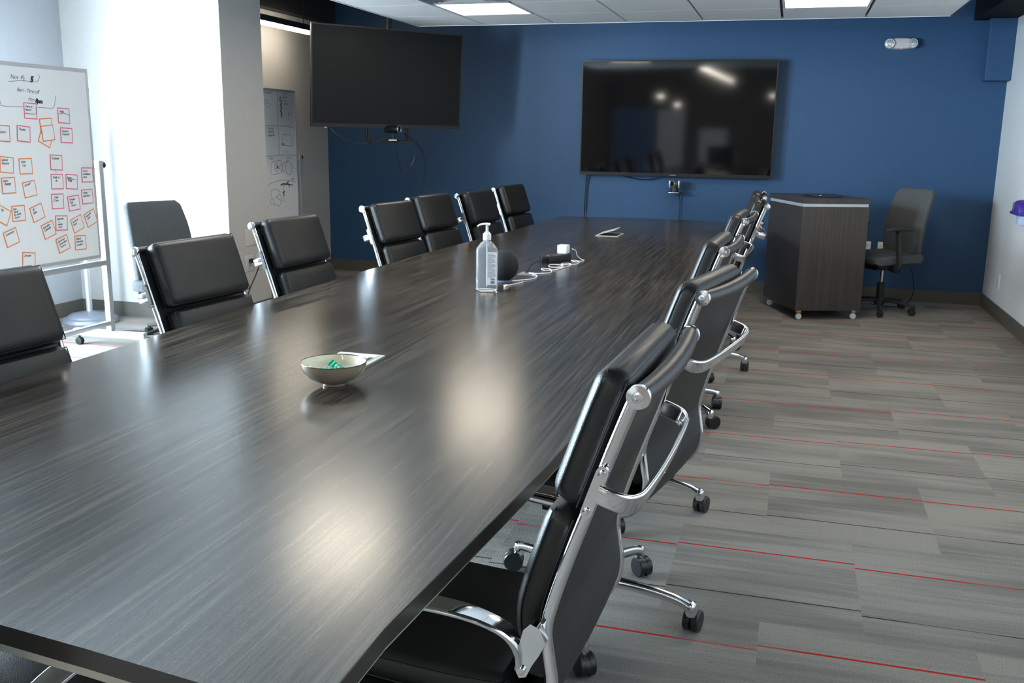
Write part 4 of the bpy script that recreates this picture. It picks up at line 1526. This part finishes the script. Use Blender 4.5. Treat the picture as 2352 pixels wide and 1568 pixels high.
for k in range(9):
    ll.box(.018 + k * .002, .018 + k * .002 + (.0012 if k % 2 else .0007), -D_ / 2 - .0011, -D_ / 2 - .0008, .035, .048)
ll.build('print', M_ink, lb, smooth=False)
me = text_mesh('USA', .011, Matrix.Translation((.016, -D_ / 2 - .0012, .052)) @ Matrix.Rotation(PI / 2, 4, 'X'), 0, 1, .0004)
mesh_obj('print', me, M_ink, lb)

# smart speaker
sp = thing('spherical_speaker', 'round charcoal fabric smart speaker behind the sanitizer bottle', 'speaker', (-1.297, 4.335, TZ))
MB().ball((0, 0, .0745), .0765, None, 40, 24, (1, 1, .96)).build('fabric_shell', M_sphere, sp)
MB().lathe([(.040, .0), (.046, .001), (.047, .006), (.040, .010)], 32).build('base_ring', mat('speaker_base', (.2, .22, .28), .3), sp)

# power strip + charger + cords
ps = thing('power_hub', 'small black power strip with red switch on the table', 'power strip', (-1.235, 5.18, TZ), math.radians(64))
MB().box(-.10, .10, -.028, .028, 0, .036, .006).build('body', M_plastic2, ps)
MB().lathe([(.020, 0), (.022, .004), (.022, .034), (.018, .038)], 20, Matrix.Translation((-.11, 0, 0))).build('end_cap', M_plastic, ps)
MB().box(-.075, -.05, -.010, .010, .036, .040, .001).build('switch', mat('red_switch', (.35, .01, .02), .3), ps)['label'] = 'red switch'
ch = thing('charger', 'white cube charger plugged into the black power strip', 'charger', (-1.212, 5.25, TZ + .0365), math.radians(-8))
MB().box(-.029, .029, -.029, .029, 0, .050, .008).build('body', M_wplast2, ch)
z = TZ + .003
cord = [(-1.236, 4.196), (-1.215, 4.26), (-1.195, 4.328), (-1.212, 4.366), (-1.255, 4.345), (-1.235, 4.38), (-1.19, 4.43), (-1.174, 4.50), (-1.195, 4.58), (-1.245, 4.637), (-1.20, 4.64), (-1.152, 4.68), (-1.158, 4.76), (-1.19, 4.83), (-1.222, 4.80), (-1.195, 4.74), (-1.150, 4.80), (-1.135, 4.90), (-1.165, 5.00), (-1.215, 4.97), (-1.20, 4.88), (-1.14, 4.90), (-1.115, 5.00), (-1.14, 5.09), (-1.175, 5.06), (-1.15, 4.99), (-1.10, 5.06), (-1.10, 5.17), (-1.13, 5.22), (-1.15, 5.18), (-1.115, 5.16), (-1.09, 5.24), (-1.12, 5.30)]
pts = [(x, y, z + (.0045 if i in (14, 15, 19, 20, 25, 29) else 0)) for i, (x, y) in enumerate(cord)] + [(-1.142, 5.30, TZ + .02), (-1.150, 5.29, TZ + .05), (-1.166, 5.27, TZ + .062)]
c = MB().tube(catmull(pts, 6), .0026, 8)
c.box(-.006, .006, -.012, .012, 0, .008, .002, Matrix.Translation((-1.236, 4.19, TZ + .0005)) @ Matrix.Rotation(-.3, 4, 'Z'))
tag(c.build('charging_cord', M_wplast2), 'white charging cord coiled across the table from the cube charger', 'cord')
c = MB().tube(catmull([(-1.262, 4.64, TZ + .004), (-1.275, 4.74, TZ + .012), (-1.285, 4.86, TZ + .022), (-1.283, 4.98, TZ + .022), (-1.275, 5.065, TZ + .018)], 6), .0045, 8)
tag(c.build('cable', M_plastic), 'black power cord curving from the table port to the power strip', 'cord')

bpy.context.view_layer.update()
